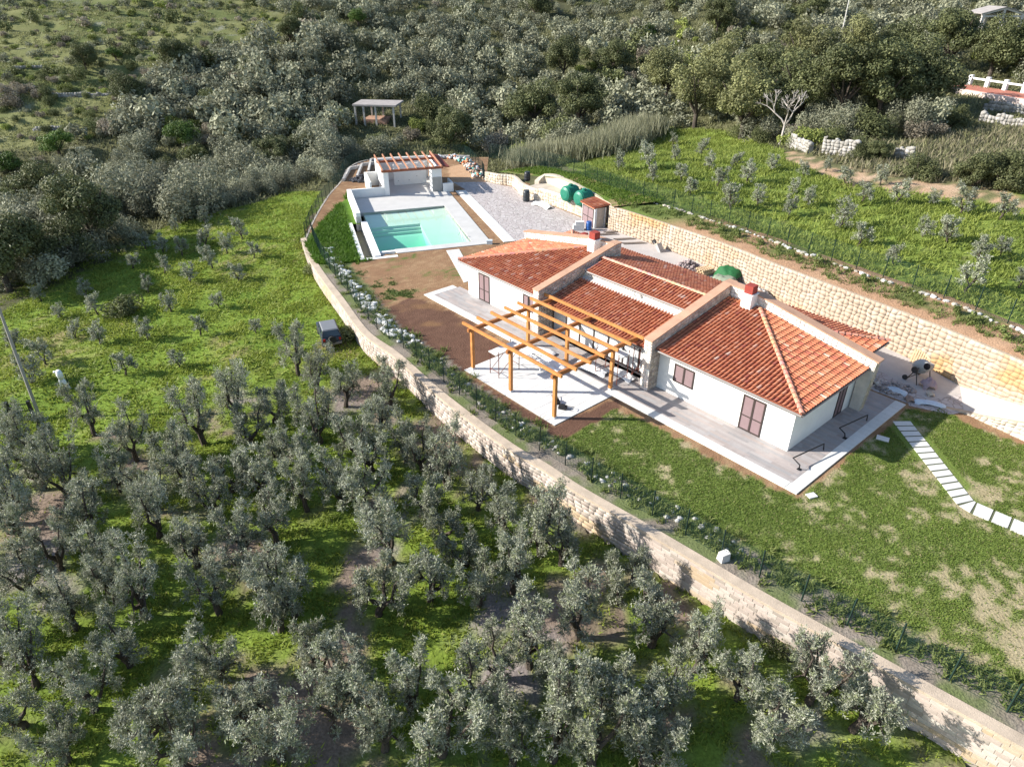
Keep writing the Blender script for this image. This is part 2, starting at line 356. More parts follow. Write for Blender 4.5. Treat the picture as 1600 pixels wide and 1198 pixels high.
def place_blocks(root, recs, limit=300, name='stone'):
    """recs: (dist, centre, along, out, length, depth, height, variant)"""
    recs.sort(key=lambda r: r[0])
    for d, c, al, out, L, D, Hh, k in recs[:limit]:
        o = bpy.data.objects.new(name, block_meshes[k % 14]); COL.objects.link(o); o.parent = root
        al = Vector((*al, 0)); out = Vector((*out, 0))
        m = Matrix((( al.x*L, out.x*D, 0, c[0]), (al.y*L, out.y*D, 0, c[1]), (0, 0, Hh, c[2]), (0,0,0,1)))
        o.matrix_basis = m
    V = []; Fc = []; Cc = []
    for d, c, al, out, L, D, Hh, k in recs[limit:]:
        me = block_meshes[k % 14]; b = len(V)
        for vt in me.vertices:
            x, y, z = vt.co; V.append((c[0]+al[0]*x*L+out[0]*y*D, c[1]+al[1]*x*L+out[1]*y*D, c[2]+z*Hh)); Cc.append(BLOCKC[(k % 14) % 7])
        for p in me.polygons: Fc.append([b+i for i in p.vertices])
    if V:
        o = link('stonework', fastmesh('stonework', V, np.array(Fc), Cc), m_block, root); o['kind'] = 'stuff'
def front_wall():
    root = empty('retaining_wall', (0,0,0), 0, 'long pale stone retaining wall between the olive grove and the garden', 'retaining wall')
    mb = MB(); ribbon(mb, FW, .02, .42, FWn, fw_base(FWs)-1.2, -.1); mb.build('wall_core', m_mortar, root)
    mb = MB(); ribbon(mb, FW, -.03, .47, FWn, -.1, .035); mb.build('coping', M('coping_mortar', (.47,.38,.29), .95, .22, 1.5, bump=.02, fine=.15), root)
    recs = []; total = FWs[-1]; course = .215
    for c in range(12):
        zc = -.1-course*(c+.5); s = random.uniform(0, .3)
        while s < total-1:
            L = random.uniform(.3, .58); sm = s+L/2; s += L
            i = min(len(FW)-1, int(sm/total*(len(FW)-1)+.5))
            if zc+course*.6 < fw_base(FWs[i])-.05: continue
            t = sm/total*(len(FW)-1); i0 = min(int(t), len(FW)-2); f = t-i0
            p = FW[i0]*(1-f)+FW[i0+1]*f; dr = FWd[i0]; nn = FWn[i0]
            dep = random.uniform(.014, .022); ce = p+nn*(.42+dep/2-.006)
            uu, vv = proj(ce[0], ce[1], zc); inside = -20 < uu < 1620 and vv < 1215
            yel = vnoise(np.array([sm*.35]), np.array([c*.5]), 5)[0]
            k = random.choice([3,5,10,12]) if yel > .68 else random.choice([0,1,2,4,6,7,8,9,13])
            d = math.dist((ce[0], ce[1], zc), (0,0,H))+(0 if inside else 500)
            recs.append((d, (ce[0], ce[1], zc), tuple(dr), tuple(nn), L-.008, dep, course-.007, k))
    place_blocks(root, recs)
front_wall()
def cladding(surf, W_, H_, size, depth, cols, seed=0, colf=None, gap=.06, hfun=None, cvar=(.85,1.12)):
    """irregular stones on a surface: surf(s,h)->(pos, normal); returns joined mesh arrays"""
    r = np.random.default_rng(seed); nx = max(1, int(W_/size)); ny = max(1, int(H_/(size*.72)))
    gx = np.linspace(0, W_, nx+1); gy = np.linspace(0, H_, ny+1)
    GX, GY = np.meshgrid(gx, gy); jx = r.uniform(-.28, .28, GX.shape)*W_/nx; jy = r.uniform(-.3, .3, GX.shape)*H_/ny
    jx[:, 0] = jx[:, -1] = 0; jy[0] = jy[-1] = 0; GX = GX+jx; GY = GY+jy
    V = []; Fc = []; C = []
    for a in range(ny):
        for b in range(nx):
            q = [(GX[a, b], GY[a, b]), (GX[a, b+1], GY[a, b+1]), (GX[a+1, b+1], GY[a+1, b+1]), (GX[a+1, b], GY[a+1, b])]
            cx = sum(p[0] for p in q)/4; cy = sum(p[1] for p in q)/4
            if hfun is not None and cy > hfun(cx): continue
            dd = depth*r.uniform(.5, 1.3); base = len(V)
            for (x, y), sh, dep in [(p, 1-gap*.3, -.01) for p in q]+[(p, 1-gap*2.2, dd) for p in q]:
                xx = cx+(x-cx)*sh; yy = cy+(y-cy)*sh; pos, nn = surf(xx, yy); V.append(tuple(np.asarray(pos)+np.asarray(nn)*dep))
            col = np.array(colf(cx, cy) if colf else cols[r.integers(len(cols))])*r.uniform(*cvar); C += [col]*8
            for f in ((4,5,6,7),(0,1,5,4),(1,2,6,5),(2,3,7,6),(3,0,4,7)): Fc.append([base+i for i in f])
    return np.array(V), np.array(Fc), np.array(C)
def clad_part(name, parent, *a, **k):
    V, Fc, C = cladding(*a, **k); o = link(name, fastmesh(name, V, Fc, C), m_block, parent); o['kind'] = 'stuff'; return o
def back_wall():
    root = empty('yellow_stone_wall', (0,0,0), 0, 'tall cream and yellow stone retaining wall behind the house', 'retaining wall')
    m = M('wall_render', (.44,.345,.25), .95, .22, .8, bump=.03, bscale=12, fine=.12, fscale=8)
    mb = MB(); ribbon(mb, BW, .03, .55, BWn, BWb-.9, BWt-.03); mb.build('wall_core', m, root)
    total = BWs[-1]
    def surf(s, h):
        t = min(max(s/total*(len(BW)-1), 0), len(BW)-1.001); i = int(t); f = t-i
        p = BW[i]*(1-f)+BW[i+1]*f; b = BWb[i]*(1-f)+BWb[i+1]*f-.2; tp = BWt[i]*(1-f)+BWt[i+1]*f
        z = b+(tp-b)*h/2.6; n = BWn[i]
        return (p[0]+n[0]*.03, p[1]+n[1]*.03, z), (-n[0], -n[1], 0)
    def colf(s, h):
        y = fbm(np.array([s*.22]), np.array([h*.5]), 33)[0]; w = fbm(np.array([s*1.2]), np.array([h*1.2]), 37)[0]
        c = mixc((.42,.325,.24), (.43,.27,.13), sstep(.45, .64, y)); return mixc(c, (.50,.42,.34), sstep(.5, .7, w)*.6)
    clad_part('stonework', root, surf, total, 2.6, .36, .006, None, seed=3, colf=colf, gap=.008, cvar=(.95,1.05))
back_wall()
def fence(pts, zf, label, hgt=1.45, step=2.0, col=(.012,.03,.024), mesh=.1, lean=0.04, plant=False):
    """steel posts and real wire along a plan polyline"""
    p, s = resample(pts, step)
    root = empty('wire_fence', (0,0,0), 0, label, 'fence')
    mp = M('fence_paint', (.014,.034,.026), .5, .1, spec=.4); r = random.Random(len(pts)); tops = []
    for i in range(len(p)):
        z = float(zf(p[i][0], p[i][1])); lx, ly = r.uniform(-lean, lean), r.uniform(-lean, lean)
        MB().bar((p[i][0], p[i][1], z-.15), (p[i][0]+lx, p[i][1]+ly, z+hgt), .05).build('post', mp, root); tops.append((p[i][0]+lx, p[i][1]+ly, z))
    mb = MB(); W_ = .005
    for i in range(len(p)-1):
        a = np.array(tops[i]); b = np.array(tops[i+1]); L = np.hypot(*(b-a)[:2])
        if L > step*1.8: continue
        nv = int(L/mesh)
        for k in range(1, nv):
            q = a+(b-a)*k/nv; mb.add([(q[0]-W_, q[1], q[2]+.03), (q[0]+W_, q[1], q[2]+.03), (q[0]+W_, q[1], q[2]+hgt-.05), (q[0]-W_, q[1], q[2]+hgt-.05)], [(0,1,2,3)])
        for k in range(int((hgt-.05)/mesh)+1):
            h = .03+k*mesh; w2 = W_ if k % 4 else W_*1.5; mb.add([(*a[:2], a[2]+h-w2), (*b[:2], b[2]+h-w2), (*b[:2], b[2]+h+w2), (*a[:2], a[2]+h+w2)], [(0,1,2,3)])
    o = mb.build('wire_mesh', M('fence_wire', (.02,.06,.045), .5, 0, spec=.4), root); o['kind'] = 'stuff'
    return root
fence((FW-FWn*.62)[:], lambda x, y: 0, 'dark green wire fence running along the top of the front wall', step=1.75)
BF = np.array([P(478,372)[:2], (-19.3,66.5), (-19.7,74), (-19.6,80), (-20.0,86), (-18.2,90.3), (-12,92), (-6.4,92.5), (-4.6,87.5), (-3.3,82.5), (-3.3,80.3)])
fence(BF, lambda x, y: 0, 'green wire fence around the pool house and the building rubble', step=1.8)
def boundary():
    r = empty('boundary_wall', (0,0,0), 0, 'low concrete plinth under the fence around the pool area', 'wall')
    p, s = resample(BF, .6); d, nn = normals(p); mb = MB(); ribbon(mb, p, -.08, .08, nn, -3.4, .03); mb.build('plinth', M('plinth_concrete', (.48,.43,.37), .95, .2, 1.2), r)
boundary()
UF = (BW+BWn*3.5)[6:]
UF = np.vstack([[(-2.6,82.0),(1.5,79.5),(5.6,75.2),(9.5,68.5)], UF])
fence(UF, lambda x, y: upper_z(x, y) if y < 66 else upper_z(x, min(y, 76))*.98, 'green wire fence along the edge of the upper field', step=2.1, hgt=1.6)
def upper_strip():
    n = len(BW); offs = np.array([.3,.9,1.5,2.1,2.8,3.4,4.0,4.8]); V = []; C = []
    for j, d in enumerate(offs):
        q = BW+BWn*d; z = upper_z(q[:, 0], q[:, 1])+.03; z = np.where(d < .4, BWt-.02, z)-(.5 if j == len(offs)-1 else 0)
        z = z+(fbm(q[:, 0]*1.5, q[:, 1]*1.5, 5)-.5)*.12*(d > .5)
        V.append(np.c_[q, z]); nn = fbm(q[:, 0]*.7, q[:, 1]*.7, 9)
        earth = mixc((.27,.155,.09), (.38,.25,.16), nn); gr = mixc((.08,.11,.03), (.13,.17,.045), nn)
        far = sstep(56, 60, q[:, 1]); C.append(mixc(earth, gr, np.maximum(far, .85*sstep(.5, .62, fbm(q[:, 0]*.4, q[:, 1]*.4, 13))*(d > 1))))
    V = np.concatenate(V); C = np.concatenate(C); k = len(offs); i = np.arange(k*n).reshape(k, n)
    f = np.stack([i[:-1, :-1], i[1:, :-1], i[1:, 1:], i[:-1, 1:]], -1).reshape(-1, 4)
    tag(link('planting_strip', fastmesh('planting_strip', V, f, C, True), M('strip_soil', (1,1,1), .95, .15, 3, attr=True, bump=.05, bscale=10, fine=.3, fscale=14, spec=.1)), kind='structure')
upper_strip()
def rock_mesh(name, seed, col, mat):
    import bmesh
    bm = bmesh.new(); bmesh.ops.create_icosphere(bm, subdivisions=1, radius=1); r = random.Random(seed)
    for v in bm.verts: v.co *= r.uniform(.72, 1.15); v.co.z *= .75
    me = bpy.data.meshes.new(name); bm.to_mesh(me); bm.free(); a = me.attributes.new('Col', 'FLOAT_COLOR', 'POINT')
    for d in a.data: d.color = (*col, 1)
    me.materials.append(mat); return me
m_rock = M('limestone', (1,1,1), .9, .25, 2, attr=True, bump=.05, bscale=8, obvar=.12)
ROCKS = [rock_mesh('rock', i, c, m_rock) for i, c in enumerate([(.55,.52,.47),(.62,.60,.56),(.48,.44,.38),(.66,.64,.61),(.52,.46,.38)])]
def rocks_stuff(name, pts, sizes, cols, label=None, kind='stuff', cat=None, parent=None):
    V = []; Fc = []; C = []; r = random.Random(5)
    for p, s, c in zip(pts, sizes, cols):
        me = r.choice(ROCKS); b = len(V); a = r.uniform(0, 6.28); ca, sa = math.cos(a), math.sin(a); e = r.uniform(.7, 1.3)
        for v in me.vertices:
            x, y, z = v.co; x *= e; V.append((p[0]+(x*ca-y*sa)*s, p[1]+(x*sa+y*ca)*s, p[2]+z*s)); C.append(c)
        Fc += [[b+i for i in q.vertices] for q in me.polygons]
    o = link(name, fastmesh(name, V, np.array(Fc), C), M('rubble_stone', (1,1,1), .92, .2, 3, attr=True), parent); return tag(o, label, cat, kind=kind)
def edging():
    root = empty('stone_edging', (0,0,0), 0, 'row of rough pale stones edging the strip below the upper field', 'edging stones')
    q = BW+BWn*3.1; p, s = resample(q, .42); r = random.Random(3)
    for i in range(4, len(p)):
        if r.random() < .12: continue
        x, y = p[i][0]+r.uniform(-.12,.12), p[i][1]+r.uniform(-.12,.12); o = bpy.data.objects.new('stone', r.choice(ROCKS)); COL.objects.link(o); o.parent = root
        k = r.uniform(.1, .24); o.location = (x, y, float(upper_z(x, y))+.06); o.scale = (k*1.3, k, k); o.rotation_euler = (0, 0, r.uniform(0, 6))
edging()
# ------------------------------------------------------------------ paving
m_terr = M('terrace_plank_tile', (.36,.325,.31), .7, .1, 1.2, fine=.08, fscale=18)
m_slab = M('pale_slab', (.60,.585,.55), .75, .08, 3, obvar=.04, fine=.05)
def terrace():
    o = MB().box(-1.5, 27.6, -2.1, .3, -.3, .05).build('terrace', m_terr); tag(o, kind='structure')
    o.location = HL; o.rotation_euler = (0,0,HA)
    # plank tiles as raised boards with joints, one sheet of joined boards
    V = []; Fc = []; C = []; r = random.Random(2)
    def boards(a0, a1, b0, b1, along_a):
        w, L = .2, 1.2
        if along_a:
            b = b0; 
            while b < b1-.02:
                a = a0-r.uniform(0, L)
                while a < a1:
                    x0, x1 = max(a, a0), min(a+L, a1); y0, y1 = b, min(b+w, b1)
                    if x1-x0 > .05: put(x0, x1, y0, y1)
                    a += L
                b += w
        else:
            a = a0
            while a < a1-.02:
                b = b0-r.uniform(0, L)
                while b < b1:
                    y0, y1 = max(b, b0), min(b+L, b1); x0, x1 = a, min(a+w, a1)
                    if y1-y0 > .05: put(x0, x1, y0, y1)
                    b += L
                a += w
    def put(x0, x1, y0, y1):
        g = .006; b = len(V); z = .058
        V.extend([(x0+g,y0+g,z),(x1-g,y0+g,z),(x1-g,y1-g,z),(x0+g,y1-g,z)]); k = r.uniform(.86, 1.1); t = r.uniform(-.02, .02); C.extend([(.36*k+t,.325*k,.31*k-t*.5)]*4); Fc.append([b,b+1,b+2,b+3])
    boards(-1.5, 27.6, -2.1, .0, True); boards(26.13, 27.6, 0, 9.0, True)
    pb = MB().box(26.0, 27.6, .3, 9.0, -.3, .05).build('terrace_side', m_terr, o)
    q = link('plank_tiles', fastmesh('plank_tiles', V, np.array(Fc), C), M('plank_tile', (1,1,1), .65, .1, 2, attr=True, fine=.07, fscale=20), o); q['kind'] = 'stuff'
    me = {}
    def slab(a, b, la, lb):
        key = (round(la, 2), round(lb, 2))
        if key not in me: mb = MB().box(-la/2+.006, la/2-.006, -lb/2+.006, lb/2-.006, -.3, .062); me[key] = mb.mesh('border_slab'); me[key].materials.append(m_slab)
        s = bpy.data.objects.new('border_slab', me[key]); COL.objects.link(s); s.parent = o; s.location = (a, b, r.uniform(0, .004))
    for i in range(30): slab(-2.05+.5+i*.97+.485, -2.39, .97, .58)
    for i in range(12): slab(27.89, -2.1+.5+i*.925-.03, .58, .925)
    slab(27.87, -2.39, .62, .58)
    for i in range(3): slab(-1.79, -2.2+i*.9, .58, .9)
terrace()
def patio():
    o = MB().box(8.85, 16.75, -7.25, -2.69, -.3, .028).build('patio', M('patio_joint', (.34,.33,.31), .9)); tag(o, kind='structure'); o.location = HL; o.rotation_euler = (0,0,HA)
    nx, ny = 13, 8; wx, wy = 7.9/nx, 4.56/ny
    me = MB().box(-wx/2+.009, wx/2-.009, -wy/2+.009, wy/2-.009, -.05, .042).mesh('tile'); me.materials.append(M('patio_tile', (.60,.59,.57), .6, .08, 2, obvar=.07))
    for i in range(nx):
        for j in range(ny):
            t = bpy.data.objects.new('tile', me); COL.objects.link(t); t.parent = o; t.location = (8.85+(i+.5)*wx, -7.25+(j+.5)*wy, random.uniform(0, .003))
patio()
def slab_path(name, pairs, gap=.1, thick=.05, z=.03):
    """pairs: list of (left, right) plan points; one slab between successive pairs"""
    bed = MB()
    for (l0, r0), (l1, r1) in zip(pairs[:-1], pairs[1:]): bed.poly([(*l0, .008), (*r0, .008), (*r1, .008), (*l1, .008)])
    root = tag(bed.build(name, M('path_bed', (.10,.11,.06), .95, .2)), kind='structure')
    for (l0, r0), (l1, r1) in zip(pairs[:-1], pairs[1:]):
        l0, r0, l1, r1 = map(Vector, (l0, r0, l1, r1)); d = ((l1+r1)/2-(l0+r0)/2); k = gap/d.length/2
        q = [l0.lerp(l1, k), r0.lerp(r1, k), r0.lerp(r1, 1-k), l0.lerp(l1, 1-k)]
        if (q[1]-q[0]).to_2d().cross((q[2]-q[1]).to_2d()) < 0: q = q[::-1]
        MB().hexa([(p.x, p.y, z-thick) for p in q], [(p.x, p.y, z) for p in q]).build('slab', m_slab, root)
    return root
def lerp2(a, b, n): return [tuple(np.array(a)+(np.array(b)-np.array(a))*i/n) for i in range(n+1)]
Ls = lerp2((20.55,31.0), (20.32,24.2), 14)+[(20.62,23.6)]; Rs = lerp2((21.5,31.0), (21.2,24.45), 14)+[(21.25,24.35)]
pr = list(zip(Ls, Rs))+[((20.62+.52*i,23.6-.5*i),(21.25+.52*i,24.3-.5*i)) for i in range(1, 9)]
slab_path('garden_path', pr)
l = lerp2(PW(5.6,-1.5)[:2], HW(-1.95,1.05)[:2], 15); r_ = lerp2(PW(6.75,-1.5)[:2], HW(-1.95,2.2)[:2], 15); slab_path('pool_path', list(zip(l, r_)), .05)
slab_path('courtyard_path', list(zip(lerp2(PW(10.62,16.4)[:2], PW(10.95,-1.0)[:2], 34), lerp2(PW(11.75,16.4)[:2], PW(12.05,-1.0)[:2], 34))), .04, z=.045)
def voro_mat(name, c1, c2, joint, scale, rough=.85, jw=.06):
    m = M(name, c1, rough, .15, 1.0); n = m.node_tree.nodes; l = m.node_tree.links; bs = n['Principled BSDF']
    tc = n.new('ShaderNodeTexCoord'); v1 = n.new('ShaderNodeTexVoronoi'); v2 = n.new('ShaderNodeTexVoronoi'); v2.feature = 'DISTANCE_TO_EDGE'
    for v in (v1, v2): v.inputs['Scale'].default_value = scale; l.new(tc.outputs['Object'], v.inputs['Vector'])
    mx = n.new('ShaderNodeMix'); mx.data_type = 'RGBA'; mx.inputs[6].default_value = (*c1, 1); mx.inputs[7].default_value = (*c2, 1)
    sp = n.new('ShaderNodeSeparateColor'); l.new(v1.outputs['Color'], sp.inputs[0]); l.new(sp.outputs[0], mx.inputs[0])
    mr = n.new('ShaderNodeMapRange'); mr.inputs[1].default_value = jw*.5; mr.inputs[2].default_value = jw; l.new(v2.outputs['Distance'], mr.inputs[0])
    m2 = n.new('ShaderNodeMix'); m2.data_type = 'RGBA'; m2.inputs[6].default_value = (*joint, 1); l.new(mr.outputs[0], m2.inputs[0]); l.new(mx.outputs[2], m2.inputs[7])
    nz = n.new('ShaderNodeTexNoise'); nz.inputs['Scale'].default_value = .35; l.new(tc.outputs['Object'], nz.inputs['Vector'])
    m3 = n.new('ShaderNodeMix'); m3.data_type = 'RGBA'; m3.blend_type = 'MULTIPLY'; m3.inputs[0].default_value = .5; l.new(m2.outputs[2], m3.inputs[6]); l.new(nz.outputs[0], m3.inputs[7])
    l.new(m2.outputs[2], bs.inputs['Base Color'])
    bp = n.new('ShaderNodeBump'); bp.inputs['Distance'].default_value = .02; l.new(mr.outputs[0], bp.inputs['Height']); l.new(bp.outputs[0], bs.inputs['Normal'])
    return m
def courtyard():
    pts = [PW(11.8,16.6), PW(11.2,20), Vector((-3.0,79.6,0)), Vector((0.1,77.4,0)), Vector((1.2,73.4,0)), Vector((4.2,70.2,0)), Vector((6.8,66.4,0))]
    pts += [Vector((x+.1, y, 0)) for x, y in BW0[:6]]+[Vector((26.2,34.6,0)), Vector((24.9,31.9,0)), P(1486,648), P(1420,634), HW(28.2,9.3), HW(20,9), HW(3,9.5), HW(-1,8), PW(12.0,-1.3)]
    pts = [(p.x, p.y, .013) for p in pts][::-1]
    tag(MB().poly(pts).build('courtyard', voro_mat('flagstone', (.40,.35,.34), (.50,.46,.44), (.30,.27,.25), 2.6)), kind='structure')
    # smooth concrete along the back wall
    ins = BW[:]-BWn[:]*3.0; n = len(BW); k = [i for i in range(4, n) if BW[i][1] > 33.5]
    q = [(BW[i][0], BW[i][1], .02) for i in k]+[(ins[i][0], ins[i][1], .02) for i in k[::-1]]
    tag(MB().poly(q[::-1]).build('driveway', M('driveway_concrete', (.43,.395,.37), .85, .15, .6, fine=.1)), kind='structure')
    # ramp climbing to the right
    A = [(24.9,31.9,.02),(26.5,29.4,.95),(28.6,26.0,2.2),(31,22,3.4)]; B = [(26.2,34.6,.02),(27.5,31.1,.97),(29.4,25,2.2),(31.4,18,3.4)]
    mb = MB()
    for i in range(3): mb.poly([A[i], A[i+1], B[i+1], B[i]])
    tag(mb.build('ramp', M('ramp_concrete', (.47,.43,.395), .85, .15, .6, fine=.1)), kind='structure')
    root = empty('low_stone_wall', (0,0,0), 0, 'low cream stone wall holding the concrete ramp beside the lawn', 'stone wall')
    pts = np.array([(23.9,32.3),(24.9,31.7),(26.5,29.2),(28.6,25.8)]); p, s, t = resample(pts, .4, [.06,.1,1.02,2.3]); d, nn = normals(p)
    mb = MB(); ribbon(mb, p, -.25, .02, nn, -.3, t); mb.build('wall_core', M('wall_render'), root)
    tot = s[-1]
    def surf(a, h):
        q = min(max(a/tot*(len(p)-1), 0), len(p)-1.001); i = int(q); f = q-i; pp = p[i]*(1-f)+p[i+1]*f
        return (pp[0]+nn[i][0]*.02, pp[1]+nn[i][1]*.02, -.05+(t[i]*(1-f)+t[i+1]*f+.05)*h), (nn[i][0], nn[i][1], 0)
    clad_part('stonework', root, surf, tot, 1.0, .3, .03, [(.54,.48,.40),(.48,.41,.32),(.58,.53,.47)], seed=9)
courtyard()
# ------------------------------------------------------------------ roof tiles
TILEC = [(.47,.165,.085),(.51,.19,.10),(.43,.145,.075),(.54,.23,.135),(.39,.12,.065),(.56,.30,.21),(.49,.175,.088),(.51,.18,.09),(.36,.11,.07),(.58,.38,.29)]
TILEW = [16,16,13,9,10,2.4,14,14,6,.5]
m_tile = M('terracotta_tile', (1,1,1), .8, .14, 5, attr=True, fine=.1, fscale=30)
def tile_arr():
    v = []; f = []; n = 5
    for (y, r, z0) in ((0, .098, .035), (.43, .076, .0)):
        for j in range(n+1):
            t = math.pi*j/n; v.append((-math.cos(t)*r, y, z0+math.sin(t)*r*.85))
    for j in range(n): f.append((j, j+1, n+2+j, n+1+j))
    return np.array(v), np.array(f)
TV, TF = tile_arr()
tile_meshes = []
for c in TILEC: me = fastmesh('roof_tile', TV, TF, np.tile(c, (len(TV), 1)), False); me.materials.append(m_tile); tile_meshes.append(me)
TILE_REC = []      # (distance, roof object, local matrix columns, colour)
def inside(s, t, poly): return bool(inpoly(np.array([s]), np.array([t]), poly)[0])
def roof_plane(parent, poly, eave_o, eave_d, up_d, slope, z0, frame, pitch=.235, course=.36, dark=1.0, thick=.12, name='roof'):
    """poly: plan polygon in house coordinates; eave_o: plan point on the eave; eave_d/up_d plan unit vectors"""
    eo = np.array(eave_o, float); ed = np.array(eave_d, float); ud = np.array(up_d, float)
    zf = lambda x, y: z0+slope*float((np.array([x, y])-eo)@ud)
    area = sum(poly[i][0]*poly[(i+1) % len(poly)][1]-poly[(i+1) % len(poly)][0]*poly[i][1] for i in range(len(poly)))
    pl = poly if area > 0 else poly[::-1]
    o = MB().extrude(pl, lambda x, y: zf(x, y)-thick, zf).build(name, M('roof_bed', (.34,.11,.06), .9, .2, 4), parent)
    st = [(float((np.array(p)-eo)@ed), float((np.array(p)-eo)@ud)) for p in poly]
    s0, s1 = min(p[0] for p in st), max(p[0] for p in st); t1 = max(p[1] for p in st); k = math.sqrt(1+slope*slope)
    ns = int((s1-s0)/pitch); r = random.Random(int(s1*100))
    for i in range(ns+1):
        s = s0+(i+.5)*pitch
        for j in range(int(t1/(course/k))+1):
            t = j*course/k-.06
            if not inside(s, t+.16, st): continue
            p = eo+ed*s+ud*t; z = zf(*p)+.012
            ci = r.choices(range(len(TILEC)), TILEW)[0]
            yaw = r.uniform(-.025, .025); e = ed+ud*yaw; u2 = ud-ed*yaw
            w = frame(p[0], p[1], z); TILE_REC.append((math.dist(w, (0,0,H)), o, (e, u2, slope/k, 1/k, p, z), ci))
    return o
def flush_tiles(limit=300):
    by = {}
    TILE_REC.sort(key=lambda r: r[0])
    for i, (d, o, (e, u, sl_, k, p, z), ci) in enumerate(TILE_REC):
        cr = 1 if (e[0]*u[1]-e[1]*u[0]) > 0 else -1
        X = Vector((e[0], e[1], 0)); Y = Vector((u[0]*k, u[1]*k, sl_)); Z = X.cross(Y)*cr
        m = Matrix(((X.x, Y.x, Z.x, p[0]), (X.y, Y.y, Z.y, p[1]), (X.z, Y.z, Z.z, z), (0,0,0,1)))
        if i < limit:
            t = bpy.data.objects.new('roof_tile', tile_meshes[ci]); COL.objects.link(t); t.parent = o; t.matrix_basis = m
        else:
            A = np.array(m)[:3]; V = TV@A[:, :3].T+A[:, 3]; by.setdefault(o.name, (o, [], [], []))
            L = by[o.name]; b = sum(len(q) for q in L[1]); L[1].append(V); L[2].append(TF+b); L[3].append(np.tile(np.array(TILEC[ci])*random.uniform(.9, 1.1), (len(V), 1)))
    for o, V, Fq, C in by.values():
        t = link('tile_field', fastmesh('tile_field', np.concatenate(V), np.concatenate(Fq), np.concatenate(C)), m_tile, o); t['kind'] = 'stuff'
def hip_caps(parent, a, b, n=None, r=.12, col=(.55,.27,.18)):
    a = Vector(a); b = Vector(b); L = (b-a).length; n = n or int(L/.38); d = (b-a)/n; rr = random.Random(4)
    dd = d.normalized(); side = dd.cross(Vector((0,0,1))).normalized(); up = side.cross(dd)
    me = None
    for i in range(n):
        mb = MB().col(tuple(c*rr.uniform(.85, 1.15) for c in col)); v = []
        for (f, ra, z0) in ((-.08, r*1.1, .03), (1.0, r*.9, 0)):
            for j in range(6):
                t = math.pi*j/5; v.append(a+d*(i+f)+side*(-math.cos(t)*ra)+up*(math.sin(t)*ra*.8+z0))
        mb.add(v, [(j, j+1, 7+j, 6+j) for j in range(5)]+[(5,4,3,2,1,0)]); mb.build('ridge_tile', m_tile, parent)
# ------------------------------------------------------------------ house
m_white = M('white_render', (.76,.75,.72), .9, .05, .5, bump=.005, bscale=40, fine=.03, fscale=3)
m_stone = M('parapet_mortar', (.60,.54,.47), .95, .2, 2, bump=.02, bscale=20)
m_cop = M('coping_clay', (.45,.27,.18), .88, .2, 1.2, fine=.16)
m_frame = M('bronze_frame', (.045,.032,.028), .5, .1, spec=.4)
m_shut = M('mauve_shutter', (.235,.165,.17), .6, .06, 4)
m_gut = M('gutter_metal', (.16,.14,.13), .5, .15, spec=.5)
STC = [(.70,.65,.58),(.62,.54,.45),(.74,.71,.66),(.56,.46,.38),(.66,.57,.50),(.50,.43,.36)]
HOUSE = empty('house', HL, HA, 'long white single storey house with red tiled roofs and stone parapets', 'house')
def hframe(a, b, z): return tuple(HW(a, b, z))
def fin(a0, a1, prof, name='parapet_wall', clad=True, seed=0, axis='a'):
    """wall slab between a0..a1 with (b,z) outline (axis a) or between b0..b1 with (a,z) outline (axis b)"""
    n = len(prof)
    mk = (lambda w, h, z: (w, h, z)) if axis == 'a' else (lambda w, h, z: (h, w, z))
    pts = [mk(a0, b, z) for b, z in prof]+[mk(a1, b, z) for b, z in prof]
    o = MB().add(pts, [tuple(range(n)), tuple(range(n, 2*n))[::-1]]+[(i, n+i, n+(i+1) % n, (i+1) % n) for i in range(n)]).build(name, m_stone, HOUSE)
    return o
def fin_clad(o, axis, w, sgn, h0, h1, zlo, zhi, seed, cols=STC, size=.26):
    """stones on the face w=const of a fin; zlo/zhi functions of the run"""
    def surf(s, t):
        h = h0+s; z = zlo(h)+(zhi(h)-zlo(h))*t
        return ((w, h, z), (sgn,0,0)) if axis == 'a' else ((h, w, z), (0,sgn,0))
    hh = np.mean([zhi(h0+(h1-h0)*k/4)-zlo(h0+(h1-h0)*k/4) for k in range(5)])
    V, Fc, C = cladding(lambda s, t: surf(s, t/hh), h1-h0, hh, size, .022, cols, seed=seed)
    q = link('stone_facing', fastmesh('stone_facing', V, Fc, C), m_block, o); q['kind'] = 'stuff'
